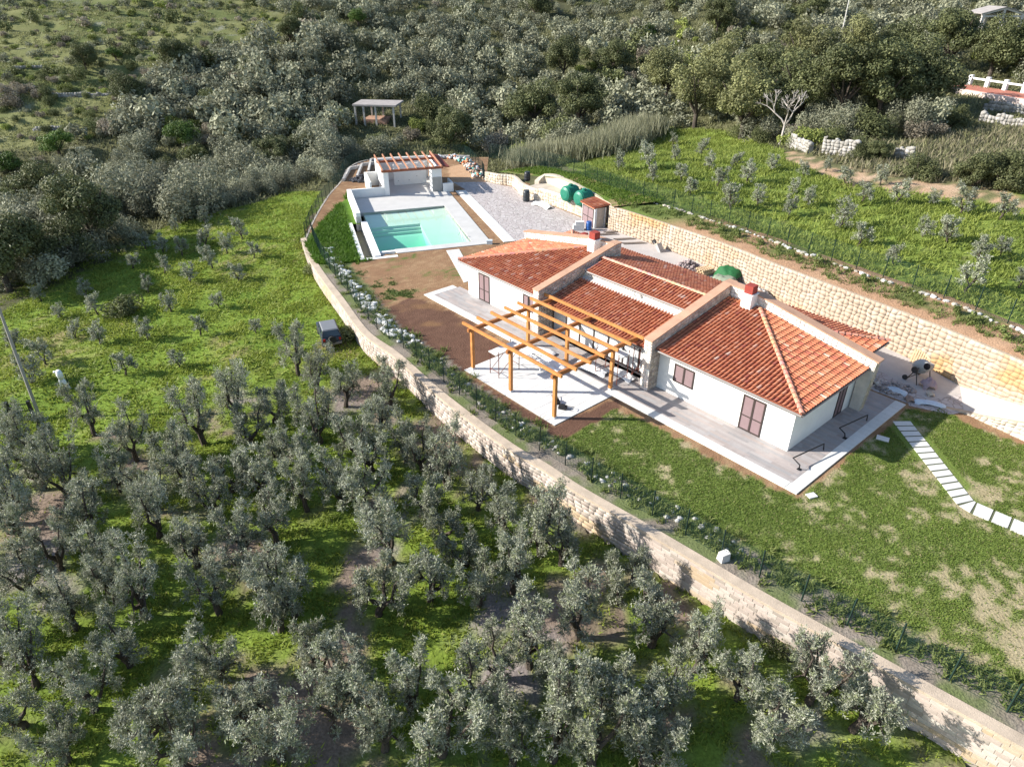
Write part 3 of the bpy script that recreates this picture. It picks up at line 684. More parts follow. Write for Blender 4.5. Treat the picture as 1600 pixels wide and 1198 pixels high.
def opening(a0, a1, z0, z1, rows=1, cols=2, axis='front', b=0.0, name='window', ajar=False):
    T = (lambda a, d, z: (a, b-d, z)) if axis == 'front' else (lambda a, d, z: (b+d, a, z))
    mb = MB(); fw = .085
    def bx(x0, x1, za, zb, d0, d1, mb=mb):
        p = [T(x0,d0,za),T(x1,d0,za),T(x1,d0,zb),T(x0,d0,zb)]; q = [T(x0,d1,za),T(x1,d1,za),T(x1,d1,zb),T(x0,d1,zb)]
        mb.add(p+q, [(0,1,2,3),(7,6,5,4),(0,4,5,1),(1,5,6,2),(2,6,7,3),(3,7,4,0)])
    bx(a0, a0+fw, z0, z1, -.05, .035); bx(a1-fw, a1, z0, z1, -.05, .035); bx(a0+fw, a1-fw, z1-fw, z1, -.05, .034); bx(a0+fw, a1-fw, z0, z0+fw, -.05, .034)
    mid = (a0+a1)/2; bx(mid-.055, mid+.055, z0+fw, z1-fw, -.05, .033)
    for k in range(1, rows):
        zz = z0+(z1-z0)*.42; bx(a0+fw, mid-.055, zz-.03, zz+.03, -.05, .031); bx(mid+.055, a1-fw, zz-.03, zz+.03, -.05, .031)
    o = mb.build(name, m_frame, HOUSE)
    for k, (x0, x1) in enumerate(((a0+fw, mid-.055), (mid+.055, a1-fw))):
        m2 = MB()
        if ajar and k == 0: x1 -= .12
        bx(x0, x1, z0+fw, z1-fw, -.03, .015, m2)
        nsl = int((z1-z0)/.09)
        for j in range(nsl): zz = z0+fw+.03+j*(z1-z0-2*fw-.04)/nsl; bx(x0+.03, x1-.03, zz, zz+.05, .015, .021, m2)
        m2.build('shutter', m_shut, o)
    if ajar: m3 = MB(); bx(mid-.2, mid-.05, z0+fw, z1-fw, -.02, .004, m3); m3.build('gap', M('painted_interior_shade', (.01,.01,.012), .9, 0), o)  # near-black strip painted in for the unlit gap at the open leaf
    return o
def house():
    SL = .18; ZE = 2.7
    # walls
    MB().box(0, 8.1, 0, 6.5, -.3, 2.62).build('wall', m_white, HOUSE)
    MB().box(17.4, 26.13, 0, 6.5, -.3, 2.62).build('wall', m_white, HOUSE)
    MB().box(.75, 8.3, 6.5, 10.1, -.3, 2.5).build('wall', m_white, HOUSE)
    MB().box(17.3, 25.35, 6.5, 10.1, -.3, 2.5).build('wall', m_white, HOUSE)
    MB().add([(8.4,3.45,-.3),(17.3,3.45,-.3),(17.3,9.6,-.3),(8.4,9.6,-.3),(8.4,3.45,3.62),(17.3,3.45,3.62),(17.3,9.6,2.86),(8.4,9.6,2.86),(8.4,4.9,3.92),(17.3,4.9,3.92)],
             [(3,2,1,0),(0,1,5,4),(1,2,6,9,5),(2,3,7,6),(3,0,4,8,7),(4,5,9,8),(8,9,6,7)]).build('wall', m_white, HOUSE)
    # clerestory stone strip
    o = MB().box(8.45, 17.2, 3.36, 3.5, 2.9, 3.68).build('clerestory_wall', m_stone, HOUSE)
    V, Fc, C = cladding(lambda s, t: ((8.5+s, 3.36, 3.16+t), (0,-1,0)), 8.7, .5, .3, .012, [(.74,.72,.66),(.68,.64,.56),(.78,.76,.72)], seed=2)
    link('stone_facing', fastmesh('stone_facing', V, Fc, C), m_block, o)['kind'] = 'stuff'
    MB().add([(8.45,2.95,3.16),(17.2,2.95,3.16),(17.2,3.37,3.26),(8.45,3.37,3.26)], [(0,1,2,3)]).build('flashing', M('flashing_cement', (.50,.49,.47), .9, .15, 3), HOUSE)
    # roofs
    rp = lambda *a, **k: roof_plane(HOUSE, *a, frame=hframe, **k)
    rp([(17.72,-.45),(26.58,-.45),(19.83,6.32),(17.72,6.32)], (17.72,-.45), (1,0), (0,1), SL, ZE)
    rp([(26.58,-.45),(26.58,6.32),(19.83,6.32)], (26.58,-.45), (0,1), (-1,0), SL, ZE+.004)
    rp([(-.45,-.45),(8.05,-.45),(8.05,6.32),(6.32,6.32)], (-.45,-.45), (1,0), (0,1), SL, ZE)
    rp([(-.45,-.45),(6.32,6.32),(-.45,6.32)], (-.45,-.45), (0,1), (1,0), SL, ZE+.004)
    rp([(8.5,-.42),(17.22,-.42),(17.22,3.05),(8.5,3.05)], (8.5,-.42), (1,0), (0,1), .2, 2.42)
    rp([(8.85,3.22),(17.22,3.22),(17.22,4.9),(8.85,4.9)], (8.85,3.22), (1,0), (0,1), .23, 3.72)
    rp([(8.5,4.9),(17.22,4.9),(17.22,9.95),(8.5,9.95)], (17.22,9.95), (-1,0), (0,-1), .235, 2.9)
    rp([(25.8,6.75),(25.8,10.5),(22.05,6.75)], (25.8,6.75), (0,1), (-1,0), SL, 2.6)
    rp([(17.7,10.5),(25.8,10.5),(22.05,6.75),(17.7,6.75)], (25.8,10.5), (-1,0), (0,-1), SL, 2.604)
    rp([(.3,6.75),(.3,10.5),(4.05,6.75)], (.3,6.75), (0,1), (1,0), SL, 2.6)
    rp([(8.4,10.5),(.3,10.5),(4.05,6.75),(8.4,6.75)], (8.4,10.5), (-1,0), (0,-1), SL, 2.604)
    roofs = [c for c in HOUSE.children if c.name.startswith('roof')]
    zt = ZE+SL*6.77
    hip_caps(roofs[0], (26.6,-.47,ZE+.05), (19.85,6.25,zt+.05), r=.13)
    hip_caps(roofs[2], (-.47,-.47,ZE+.05), (6.25,6.25,zt+.05), r=.13)
    hip_caps(roofs[5], (8.8,4.9,4.14), (17.22,4.9,4.14), r=.13, col=(.60,.36,.26))
    hip_caps(roofs[7], (25.85,10.55,2.64), (22.05,6.8,3.3), r=.12); hip_caps(roofs[9], (.25,10.55,2.64), (4.05,6.8,3.3), r=.12)
    flush_tiles(300)
    # gutters
    for a0, a1 in ((-.5,8.0),(17.78,26.62)): MB().tube([(a0,-.51,2.63),(a1,-.51,2.63)], .06, 6).build('gutter', m_gut, HOUSE)
    MB().tube([(26.65,-.5,2.63),(26.65,6.3,2.63)], .06, 6).build('gutter', m_gut, HOUSE)
    MB().tube([(-.52,-.5,2.63),(-.52,6.3,2.63)], .06, 6).build('gutter', m_gut, HOUSE)
    MB().tube([(8.55,-.48,2.34),(17.2,-.48,2.34)], .06, 6).build('gutter', m_gut, HOUSE)
    MB().tube([(8.8,3.16,3.65),(17.2,3.16,3.65)], .06, 6).build('gutter', m_gut, HOUSE)
    MB().tube([(25.86,6.8,2.52),(25.86,10.55,2.52)], .05, 6).build('gutter', m_gut, HOUSE)
    # parapets along the slope (planes a = const)
    for k, (a0, a1) in enumerate(((7.98,8.5),(17.2,17.75))):
        prof = [(-.8,-.3),(6.95,-.3),(6.95,4.62),(6.4,4.62),(-.8,3.22)]
        o = fin(a0, a1, prof)
        zhi = lambda h: 3.2+min(1.4, 1.4*(h+.8)/7.2); zlo0 = lambda h: 0.0
        fin_clad(o, 'a', a1, 1, -.8, 6.9, (lambda h: 0.0), zhi, 10+k, cols=[(.42,.36,.30),(.50,.42,.34),(.36,.30,.26),(.56,.48,.41)])  # right face gets browner stones: its shade is put into the colour
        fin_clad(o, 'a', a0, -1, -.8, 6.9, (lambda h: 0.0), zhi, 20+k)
        V, Fc, C = cladding(lambda s, t: ((a0+s, -.8, t), (0,-1,0)), a1-a0, 3.2, .24, .025, [(.72,.66,.58),(.78,.74,.68),(.66,.54,.46),(.70,.60,.54)], seed=30+k)
        link('stone_facing', fastmesh('stone_facing', V, Fc, C), m_block, o)['kind'] = 'stuff'
        c0, c1 = a0-.025, a1+.025
        MB().add([(c0,-.88,3.215),(c1,-.88,3.215),(c1,6.4,4.63),(c0,6.4,4.63),(c0,7.0,4.63),(c1,7.0,4.63)]+[(c0,-.88,3.295),(c1,-.88,3.295),(c1,6.4,4.71),(c0,6.4,4.71),(c0,7.0,4.71),(c1,7.0,4.71)],
                 [(3,2,1,0),(4,5,2,3),(6,7,8,9),(9,8,11,10),(0,1,7,6),(5,4,10,11),(1,2,8,7),(2,5,11,8),(3,0,6,9),(4,3,9,10)]).build('coping', m_cop, o)
    # parapets across (planes b = const)
    for k, sg in enumerate((1, -1)):
        A = (lambda a: a) if sg > 0 else (lambda a: 26.13-a)
        prof = [(A(17.76),2.0),(A(26.2),2.0),(A(26.2),-.3),(A(26.75),-.3),(A(26.95),3.2),(A(19.7),4.5),(A(19.4),4.62),(A(17.76),4.62)]
        if sg < 0: prof = prof[::-1]
        o = fin(6.33, 6.82, prof, axis='b')
        zh = lambda h, A=A, sg=sg: (lambda aa: 4.6 if aa < 19.4 else 4.6-(aa-19.4)*1.4/7.5)(h if sg > 0 else 26.13-h)
        zl = lambda h, zh=zh: zh(h)-.62
        h0, h1 = (17.8, 26.9) if sg > 0 else (26.13-26.9, 26.13-17.8)
        fin_clad(o, 'b', 6.33, -1, h0, h1, zl, zh, 40+k, cols=[(.78,.76,.72),(.72,.68,.62),(.80,.79,.77),(.62,.58,.54)], size=.24)
        e = A(26.75)
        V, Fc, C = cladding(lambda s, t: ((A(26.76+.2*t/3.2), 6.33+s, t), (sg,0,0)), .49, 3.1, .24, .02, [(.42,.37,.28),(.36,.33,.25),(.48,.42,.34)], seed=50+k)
        link('stone_facing', fastmesh('stone_facing', V, Fc, C), m_block, o)['kind'] = 'stuff'
        c = [A(17.7), A(19.45), A(27.05)]; zz = [4.63, 4.60, 3.19]
        pts = [(c[i], b, zz[i]+h) for h in (0, .08) for i in range(3) for b in (6.26, 6.89)]
        MB().add(pts, [(0,2,3,1),(2,4,5,3),(6,7,9,8),(8,9,11,10),(0,6,8,2),(2,8,10,4),(1,3,9,7),(3,5,11,9),(0,1,7,6),(4,10,11,5)]).build('coping', m_cop, o)
        # chimney
        c0, c1 = sorted((A(18.95), A(19.6)))
        ch = MB().box(c0, c1, 5.62, 6.32, 3.5, 4.75).build('chimney', m_white, HOUSE)
        MB().box(c0+.06, c1-.06, 5.7, 6.24, 4.75, 5.25).build('chimney_cap', M('red_brick_cap', (.27,.05,.038), .85, .2, 4), ch)
        MB().box(c0-.03, c1+.03, 5.6, 6.34, 4.70, 4.76).build('collar', m_white, ch)
    ch = MB().box(3.35, 3.75, 8.3, 8.7, 2.8, 3.75).build('chimney', M('red_brick_cap'), HOUSE)
    # doors, windows
    opening(23.25, 24.56, .06, 2.13, rows=2, name='door'); opening(18.85, 20.2, .95, 2.08)
    opening(1.25, 2.5, .06, 2.15, rows=2, name='door'); opening(6.1, 7.4, .95, 2.08, ajar=True)
    o = opening(4.62, 5.5, .06, 2.15, axis='side', b=26.13, name='door')
    # glazed middle front
    m_gl = M('dusty_glass', (.52,.53,.54), .35, .12, 1.5, spec=.5); n = 7; w = 8.6/n
    f = MB()
    for i in range(n+1): f.box(8.52+i*w-.05, 8.52+i*w+.05, .52, .62, 0, 2.4)
    f.box(8.5, 17.2, .5, .64, 2.3, 2.42); f.box(8.5, 17.2, .5, .64, .02, .12); fr = f.build('glazing_frame', m_frame, HOUSE)
    for i in range(n): MB().box(8.57+i*w, 8.52+(i+1)*w-.05, .55, .59, .12, 2.36).build('pane', m_gl, fr)
    MB().box(8.5, 17.2, .8, 2.5, -.2, 2.3).build('inner_wall', M('inner_plaster', (.5,.5,.5), .9), HOUSE)
    MB().box(8.5, 17.2, -.1, .8, -.2, .05).build('threshold', m_terr, HOUSE)
    # small bracket lamp on the clerestory
    MB().tube([(13.0,3.3,3.2),(13.0,3.2,3.4),(13.0,3.2,3.55),(13.1,3.26,3.6)], .025, 6).build('pipe', M('black_metal', (.02,.02,.022), .5, .1), HOUSE)
    MB().lathe([(.05,0),(.09,.05),(.09,.14),(.03,.17)], (13.4,3.25,3.3), 10).build('lamp', M('white_metal', (.75,.75,.74), .5, .05), HOUSE)
house()
# ------------------------------------------------------------------ pergola
m_wood = M('orange_timber', (.47,.20,.062), .65, .26, 2.5, fine=.2, fscale=16, bump=.006, bscale=30)
m_wood_shade = M('shade_toned_timber', (.32,.13,.045), .65, .25, 2, fine=.12, fscale=12)  # same timber, darkened: shade on the beam sides put into the colour
def pergola():
    r = empty('pergola', HL, HA, 'orange timber pergola with six posts over the white patio', 'pergola')
    for a in (9.1,12.6,16.2):
        for b in (-6.75,-2.25):
            p = MB().box(a-.09, a+.09, b-.09, b+.09, .1, 2.6).build('post', m_wood, r)
            MB().box(a-.11, a+.11, b-.11, b+.11, .03, .12).build('foot', M('white_metal'), p)
        MB().box(a-.08, a+.08, -7.05, -.20, 2.6, 2.82).build('beam', m_wood_shade, r)
    for i in range(7):
        b = -6.85+i*1.09
        MB().box(8.35, 16.75, b-.06, b+.06, 2.82, 2.99).build('rafter', m_wood, r)
pergola()
# ------------------------------------------------------------------ pool and pool house
m_deck = M('deck_tile', (.50,.485,.46), .7, .1, .8, fine=.06)
m_basin = M('pool_render', (.60,.64,.55), .6, .06, .6)
def pool():
    r = empty('swimming_pool', PO, PA, 'rectangular swimming pool with pale turquoise water and white edges', 'pool')
    # basin: shallow beach on the right and at the back, deep part at the front left
    d1, d2, d3 = -.4, -.85, -1.9
    def floor_z(p, q):
        if p < 5.0 and q < 4.2: return d3
        if p < 5.0 and q < 7.2: return -1.15
        return d1
    xs = [0,5.0,8.25]; b = MB()
    b.poly([(0,0,d3),(5,0,d3),(5,4.0,d3),(0,4.0,d3)]); b.poly([(0,4.0,d3),(5,4.0,d3),(5,6.4,-1.1),(0,6.4,-1.1)]); b.poly([(0,6.4,-1.1),(5,6.4,-1.1),(5,7.0,-1.1),(0,7.0,-1.1)])
    for k in range(3):
        z0 = -1.1+k*.24; q0 = 7.0+k*.33; b.poly([(0,q0,z0),(5,q0,z0),(5,q0,z0+.24),(0,q0,z0+.24)]); b.poly([(0,q0,z0+.24),(5,q0,z0+.24),(5,q0+.33,z0+.24),(0,q0+.33,z0+.24)])
    b.poly([(0,7.99,-.38),(5,7.99,-.38),(5,11.3,-.25),(0,11.3,-.25)])
    b.poly([(5,0,-.75),(8.25,0,-.55),(8.25,11.3,-.15),(5,11.3,-.25)]); b.poly([(5,0,d3),(5,0,-.75),(5,11.3,-.25),(5,7,-1.1),(5,4,d3)])
    for (x0,y0),(x1,y1) in (((0,0),(8.25,0)),((8.25,0),(8.25,11.3)),((8.25,11.3),(0,11.3)),((0,11.3),(0,0))):
        b.poly([(x0,y0,d3),(x1,y1,d3),(x1,y1,.02),(x0,y0,.02)])
    b.build('basin', m_basin, r)
    w = M('pool_water', (.5,.9,.8), .05, 0); n = w.node_tree.nodes; l = w.node_tree.links
    for nd in list(n):
        if nd.type != 'OUTPUT_MATERIAL': n.remove(nd)
    tr = n.new('ShaderNodeBsdfTransparent'); gl = n.new('ShaderNodeBsdfGlossy'); gl.inputs['Roughness'].default_value = .04; tr.inputs[0].default_value = (.97,.99,.98,1)
    fr = n.new('ShaderNodeLayerWeight'); fr.inputs[0].default_value = .5; pw = n.new('ShaderNodeMath'); pw.operation = 'POWER'; pw.inputs[1].default_value = 5; l.new(fr.outputs['Facing'], pw.inputs[0]); ma = n.new('ShaderNodeMath'); ma.operation = 'MULTIPLY_ADD'; ma.inputs[1].default_value = .9; ma.inputs[2].default_value = .02; l.new(pw.outputs[0], ma.inputs[0]); nz = n.new('ShaderNodeTexNoise'); nz.inputs['Scale'].default_value = 3.5; bp = n.new('ShaderNodeBump'); bp.inputs['Distance'].default_value = .01
    l.new(nz.outputs[0], bp.inputs['Height']); l.new(bp.outputs[0], gl.inputs['Normal'])
    mx = n.new('ShaderNodeMixShader'); l.new(ma.outputs[0], mx.inputs[0]); l.new(tr.outputs[0], mx.inputs[1]); l.new(gl.outputs[0], mx.inputs[2]); out = [x for x in n if x.type == 'OUTPUT_MATERIAL'][0]; l.new(mx.outputs[0], out.inputs[0])
    MB().poly([(0,0,-.06),(8.25,0,-.06),(8.25,11.3,-.06),(0,11.3,-.06)]).build('water', w, r)
    vm = bpy.data.materials.new('water_body'); vm.use_nodes = True; n = vm.node_tree.nodes; l = vm.node_tree.links; n.remove(n['Principled BSDF'])
    va = n.new('ShaderNodeVolumeAbsorption'); va.inputs['Color'].default_value = (.14,.94,.74,1); va.inputs['Density'].default_value = .23; l.new(va.outputs[0], n['Material Output'].inputs['Volume'])
    MB().box(.004, 8.246, .004, 11.296, d3-.05, -.066).build('water_body', vm, r)
    # edges
    dk = MB()
    dk.box(8.25, 9.85, -1.0, 16.6, -.3, .06); dk.box(-.5, 8.25, 11.3, 16.6, -.3, .06); dk.box(1.4, 8.25, -1.0, 0, -.6, .06)
    dk.build('deck', m_deck, r)
    MB().box(-1.25, 1.4, -1.75, -1.3, -1.0, .02).build('front_edge', m_white, r); MB().box(-.12, 1.4, -.35, 0, -1.0, .0).build('weir_edge', m_white, r)
    MB().box(-.55, -.001, -1.3, 8.3, -1.2, .14).build('weir_wall', m_white, r); MB().box(-1.75, -1.4, -1.75, 8.3, -1.2, .1).build('trough_wall', m_white, r)
    MB().box(-1.4, -.55, -1.3, 8.3, -1.2, -.75).build('trough_floor', M('trough_mud', (.18,.16,.10), .6, .2), r)
    MB().box(-.95, -.52, 8.3, 16.9, -1.2, 1.0).build('side_wall', m_white, r); MB().box(-1.0, -.5, 8.3, 11.2, -1.2, .62).build('side_wall_step', m_white, r)
    MB().tube([(7.6,.6,.0),(7.6,1.5,.55),(7.6,2.4,-.1)], .025, 6).build('handrail', M('steel', (.45,.45,.46), .3, 0, metal=1), r)
pool()
def pool_house():
    r = empty('pool_house', PO, PA, 'white pool house with a brown timber pergola roof behind the pool', 'pool house')
    MB().box(-.5, 2.95, 16.75, 16.98, -.2, .95).build('low_wall', m_white, r)
    MB().box(2.9, 9.3, 16.6, 23.2, -.3, .07).build('floor', m_deck, r)
    MB().box(4.6, 8.2, 20.4, 20.62, 0, 2.35).build('back_wall', m_white, r); MB().box(3.0, 8.9, 22.9, 23.1, 0, 2.5).build('rear_wall', m_white, r)
    # stepped side walls
    for p0, p1 in ((2.92,3.14),):
        MB().add([(p,q,z) for p in (p0,p1) for q, z in ((16.7,0),(23.1,0),(23.1,2.55),(18.2,2.55),(18.2,2.1),(17.7,2.1),(17.7,1.75),(17.25,1.75),(17.25,2.55),(16.7,2.55))],
                 [tuple(range(10)), tuple(range(10,20))[::-1]]+[(i, 10+i, 10+(i+1) % 10, (i+1) % 10) for i in range(10)]).build('side_wall', m_white, r)
    MB().box(1.45, 1.68, 16.98, 21.5, -.2, 1.5).build('outer_wall', m_white, r); MB().box(1.68, 2.92, 21.3, 21.5, -.2, 1.5).build('outer_wall', m_white, r)
    MB().box(3.0, 3.5, 16.62, 16.95, 0, 2.55).build('pier', m_white, r)
    MB().box(8.15, 9.25, 16.7, 17.9, 0, 2.5).build('barbecue_block', m_white, r); MB().box(8.2, 9.2, 16.66, 16.7, .1, 1.6).build('grey_panel', M('grey_panel', (.36,.34,.31), .8, .1), r)
    MB().box(9.05, 9.27, 17.9, 23.1, 0, 2.45).build('side_wall', m_white, r); MB().box(9.27, 10.4, 16.3, 16.5, 0, .95).build('low_wall', m_white, r); MB().box(10.2, 10.4, 16.5, 18.4, 0, .95).build('low_wall', m_white, r)
    bw = M('red_brown_timber', (.25,.085,.045), .65, .15); bw2 = M('light_brown_timber', (.40,.19,.11), .65, .15)
    MB().box(2.8, 9.4, 16.45, 16.65, 2.52, 2.75).build('beam', bw, r); MB().box(2.8, 9.4, 20.4, 20.6, 2.62, 2.85).build('beam', bw, r)
    for i in range(8):
        p = 2.9+i*.9; MB().hexa([(p-.06,16.2,2.75),(p+.06,16.2,2.75),(p+.06,22.6,2.95),(p-.06,22.6,2.95)], [(p-.06,16.2,2.9),(p+.06,16.2,2.9),(p+.06,22.6,3.1),(p-.06,22.6,3.1)]).build('rafter', bw2, r)
    MB().hexa([(9.15,17.0,2.6),(10.2,17.0,2.45),(10.2,22.8,2.45),(9.15,22.8,2.6)], [(9.15,17.0,2.75),(10.2,17.0,2.55),(10.2,22.8,2.55),(9.15,22.8,2.75)]).build('roof', M('dark_red_roof', (.20,.05,.035), .8, .25, 6), r)
    for z, p in ((.5, 5.0), (.5, 6.2), (.9, 7.1)): MB().box(p, p+.1, 20.37, 20.4, z, z+.1).build('socket', M('grey_box', (.4,.4,.4), .6), r)
pool_house()
def planters():
    m = M('raw_concrete', (.50,.47,.43), .9, .2, 1.5)
    r = empty('planter_walls', (0,0,0), 0, 'low concrete planter walls left of the pool house', 'planter walls')
    for a, b in (((-19.3,79.8),(-19.6,85.0)),((-19.6,85.0),(-18.6,86.2)),((-18.0,81.2),(-18.5,87.0)),((-18.5,87.0),(-17.2,87.8)),((-17.1,83.6),(-17.8,89.4)),((-17.8,89.4),(-14.5,90.4)),((-14.5,90.4),(-8,91.2)),((-8,91.2),(-5.4,91.0))):
        MB().bar((*a,.1), (*b,.1), .24, .5).build('wall', m, r)
planters()
# ------------------------------------------------------------------ shed, tanks, tank shelf
m_cream = M('cream_render', (.50,.43,.34), .95, .16, .8, bump=.03, bscale=12, fine=.1)
def shelf():
    r = empty('low_retaining_wall', (0,0,0), 0, 'low cream stone wall along the courtyard below the green tanks', 'retaining wall')
    p, s, t = resample(np.array([(-3.1,80.2),(-1.6,78.7),(0.1,77.6),(1.3,73.6),(4.2,70.4),(6.9,66.7)]), .5, [1.0,1.1,1.2,1.3,1.25,1.2]); d, nn = normals(p)
    mb = MB(); ribbon(mb, p, -.3, 0, nn, -.4, t); mb.build('wall_core', m_cream, r)
    tot = s[-1]
    def surf(a, h):
        q = min(max(a/tot*(len(p)-1), 0), len(p)-1.001); i = int(q); f = q-i; pp = p[i]*(1-f)+p[i+1]*f
        return (pp[0], pp[1], -.05+(t[i]*(1-f)+t[i+1]*f+.05)*h/1.2), (nn[i][0], nn[i][1], 0)
    clad_part('stonework', r, surf, tot, 1.2, .36, .025, [(.54,.46,.36),(.50,.41,.30),(.58,.52,.44)], seed=19)
    k = len(p)-14
    mb = MB(); ribbon(mb, p[k:]-nn[k:]*.02, -.34, .04, nn[k:], t[k:], t[k:]+.05); mb.build('white_coping', m_white, r)
    # shelf floor and the bank wall behind the tanks
    up = np.array([(9.4,63.6),(7.6,67.4),(4.9,72.8),(3.4,75.2)]); q = [(x, y, 1.15) for x, y in p[k-4:][:, :2]]+[(x, y, 1.15) for x, y in up]
    tag(MB().poly(q[::-1]).build('tank_shelf', M('shelf_soil', (.48,.42,.34), .95, .2, 1)), kind='structure')
    r2 = empty('curved_bank_wall', (0,0,0), 0, 'rough cream wall with rounded end behind the two green tanks', 'retaining wall')
    p2, s2, t2 = resample(np.array([(9.3,63.6),(7.7,67.4),(5.0,72.8),(3.6,75.0),(2.8,74.6)]), .4, [2.25,2.3,2.3,2.0,1.4]); d2, n2 = normals(p2)
    mb = MB(); ribbon(mb, p2, -.1, .5, n2, .2, t2); mb.build('wall_core', m_cream, r2)
    # grassy bank from this wall up to the fence
    ys = np.linspace(62.5, 82, 40); V = []; C = []
    for y in ys:
        x0 = float(np.interp(y, [63.6,67.4,72.8,75.2,82], [9.3,7.7,5.0,3.4,-1.5])); z0 = float(np.interp(y, [62,72.8,76,82], [2.28,2.28,1.6,.6]))
        for j, dx in enumerate((-.15,.8,1.8,2.8,3.8,5.2)): V.append((x0+dx, y, z0+dx*.12-(.7 if j == 5 else 0))); C.append(mixc((.09,.14,.025), (.30,.2,.12), sstep(.5, .7, fbm(np.array([x0+dx]), np.array([y]), 3)[0])))
    i = np.arange(240).reshape(40, 6); f = np.stack([i[:-1, :-1], i[:-1, 1:], i[1:, 1:], i[1:, :-1]], -1).reshape(-1, 4)
    tag(link('grass_bank', fastmesh('grass_bank', V, f, np.array(C), True), M('strip_soil')), kind='structure')
shelf()
def shed():
    c = Vector((6.75,65.3,0)); dx = Vector((7.64-6.65, 63.2-65.35, 0)).normalized(); a = math.atan2(dx.y, dx.x)
    r = empty('tool_shed', c, a, 'small stone shed with a red tiled roof and brown doors against the wall', 'shed')
    W_, D = 2.3, 1.25
    MB().box(0, W_, 0, D, -.2, 1.85).build('wall', M('shed_stone', (.50,.42,.34), .9, .25, 3, bump=.03, bscale=9), r)
    MB().box(-.02, .06, -.03, D, -.1, 1.88).build('white_edge', m_white, r); MB().box(W_-.12, W_+.02, -.03, .2, -.1, 1.88).build('white_edge', m_white, r)
    d = MB().box(.12, W_-.2, -.05, .0, .05, 1.7).build('door', m_shut, r)
    m = MB()
    for x in (.1, (W_-.08)/2, W_-.22): m.box(x, x+.05, -.075, -.02, .03, 1.72)
    m.box(.1, W_-.17, -.07, -.02, .8, .86); m.box(.1, W_-.17, -.07, -.02, 1.68, 1.74); m.build('door_frame', m_frame, d)
    zf = lambda x, y: 2.0+.12*y
    rf = MB().extrude([(-.15,-.2),(W_+.15,-.2),(W_+.15,D+.25),(-.15,D+.25)], lambda x, y: zf(x, y)-.1, zf).build('roof', M('roof_bed'), r)
    V = []; Fq = []; C = []; rr = random.Random(1)
    for i in range(11):
        for j in range(4):
            A = np.array([[1,0,0],[0,1,-.12],[0,.12,1]]); v = TV@A.T+np.array([-.05+i*.235, -.25+j*.37, zf(0, -.25+j*.37)]); Fq.append(TF+len(TV)*len(V)); V.append(v); C.append(np.tile(TILEC[rr.choices(range(10), TILEW)[0]], (len(TV), 1)))
    link('tile_field', fastmesh('tile_field', np.concatenate(V), np.concatenate(Fq), np.concatenate(C)), m_tile, rf)['kind'] = 'stuff'
    MB().tube([(W_+.1,1.0,-.1),(W_+.12,1.05,1.9)], .03, 6).build('downpipe', M('white_metal'), r)
shed()
m_green = M('green_plastic', (.012,.16,.10), .45, .1, 2, spec=.4)
def tank(x, y, z, a, label):
    o = empty('water_tank', (x, y, z), a, label, 'water tank', 'green tanks on the shelf')
    prof = [(.05,-.86),(.45,-.84),(.66,-.74),(.72,-.62)]
    for k in range(6): h = -.62+k*.2; prof += [(.72,h),(.755,h+.05),(.755,h+.12),(.72,h+.17)]
    prof += [(.72,.6),(.66,.74),(.45,.84),(.05,.86)]
    MB().lathe(prof, (0,0,.76), 24, 'x').build('body', m_green, o)
    MB().lathe([(.22,0),(.22,.1),(.17,.14)], (0,0,1.5), 14).build('lid', m_green, o)
    for s in (-.45,.45): MB().box(s-.08, s+.08, -.55, .55, 0, .14).build('foot', m_green, o)
tank(5.75,68.35,1.15,math.radians(38),'larger green plastic water tank, the farther one from the shed'); tank(6.95,66.75,1.15,math.radians(38),'green plastic water tank right behind the shed roof')
def barrel(name, x, y, z, col, label, h=.95, r=.3):
    m = M('barrel_'+name, col, .45, .1, spec=.4)
    o = empty('barrel', (x, y, z), 0, label, 'barrel')
    MB().lathe([(r*.86,0),(r,.08),(r*1.02,h*.33),(r*.97,h*.36),(r*1.02,h*.4),(r*1.02,h*.66),(r*.97,h*.69),(r,h*.73),(r*.85,h)], (0,0,0), 16).build('body', m, o, True)
    MB().lathe([(r*.8,h),(r*.8,h+.02),(r*.3,h+.025)], (0,0,0), 16).build('lid', m, o)
barrel('grey', 1.5,72.0,.0,(.035,.04,.045),'dark grey plastic barrel standing at the foot of the low wall',1.15,.36)
barrel('black', 1.65,75.6,1.2,(.02,.022,.026),'black plastic barrel on top of the low wall',.95,.33)
barrel('blue', 7.15,62.7,.02,(.02,.09,.30),'bright blue plastic barrel in front of the shed door',.8,.28)
# ------------------------------------------------------------------ piles
def pile(name, c, rad, h, n, cols, label, cat, size=(.08,.2), seed=0):
    r = np.random.default_rng(seed); a = r.uniform(0, 6.28, n); q = np.sqrt(r.uniform(0, 1, n)); s = r.uniform(*size, n)
    x = c[0]+np.cos(a)*q*rad[0]; y = c[1]+np.sin(a)*q*rad[1]; z = c[2]+h*np.clip(1-q, 0, 1)**.9*r.uniform(.55, 1, n)+s*.3
    cs = [np.array(cols[r.integers(len(cols))])*r.uniform(.8, 1.15) for _ in range(n)]
    return rocks_stuff(name, np.c_[x, y, z], s, cs, label, kind='thing', cat=cat)
G = [(.34,.30,.28),(.42,.36,.33),(.28,.24,.23)]
pile('stone_heap', (14.3,53.2,0), (1.1,.8), .75, 170, [(.30,.24,.23),(.38,.30,.28),(.25,.2,.2)], 'heap of grey brown stones in front of the yellow wall', 'stone heap', (.08,.17), 1)
pile('rubble_heap', (18.3,47.4,0), (1.0,1.1), .8, 170, [(.62,.58,.53),(.52,.48,.44),(.7,.68,.64)], 'heap of pale rubble behind the right chimney', 'rubble heap', (.07,.16), 2)
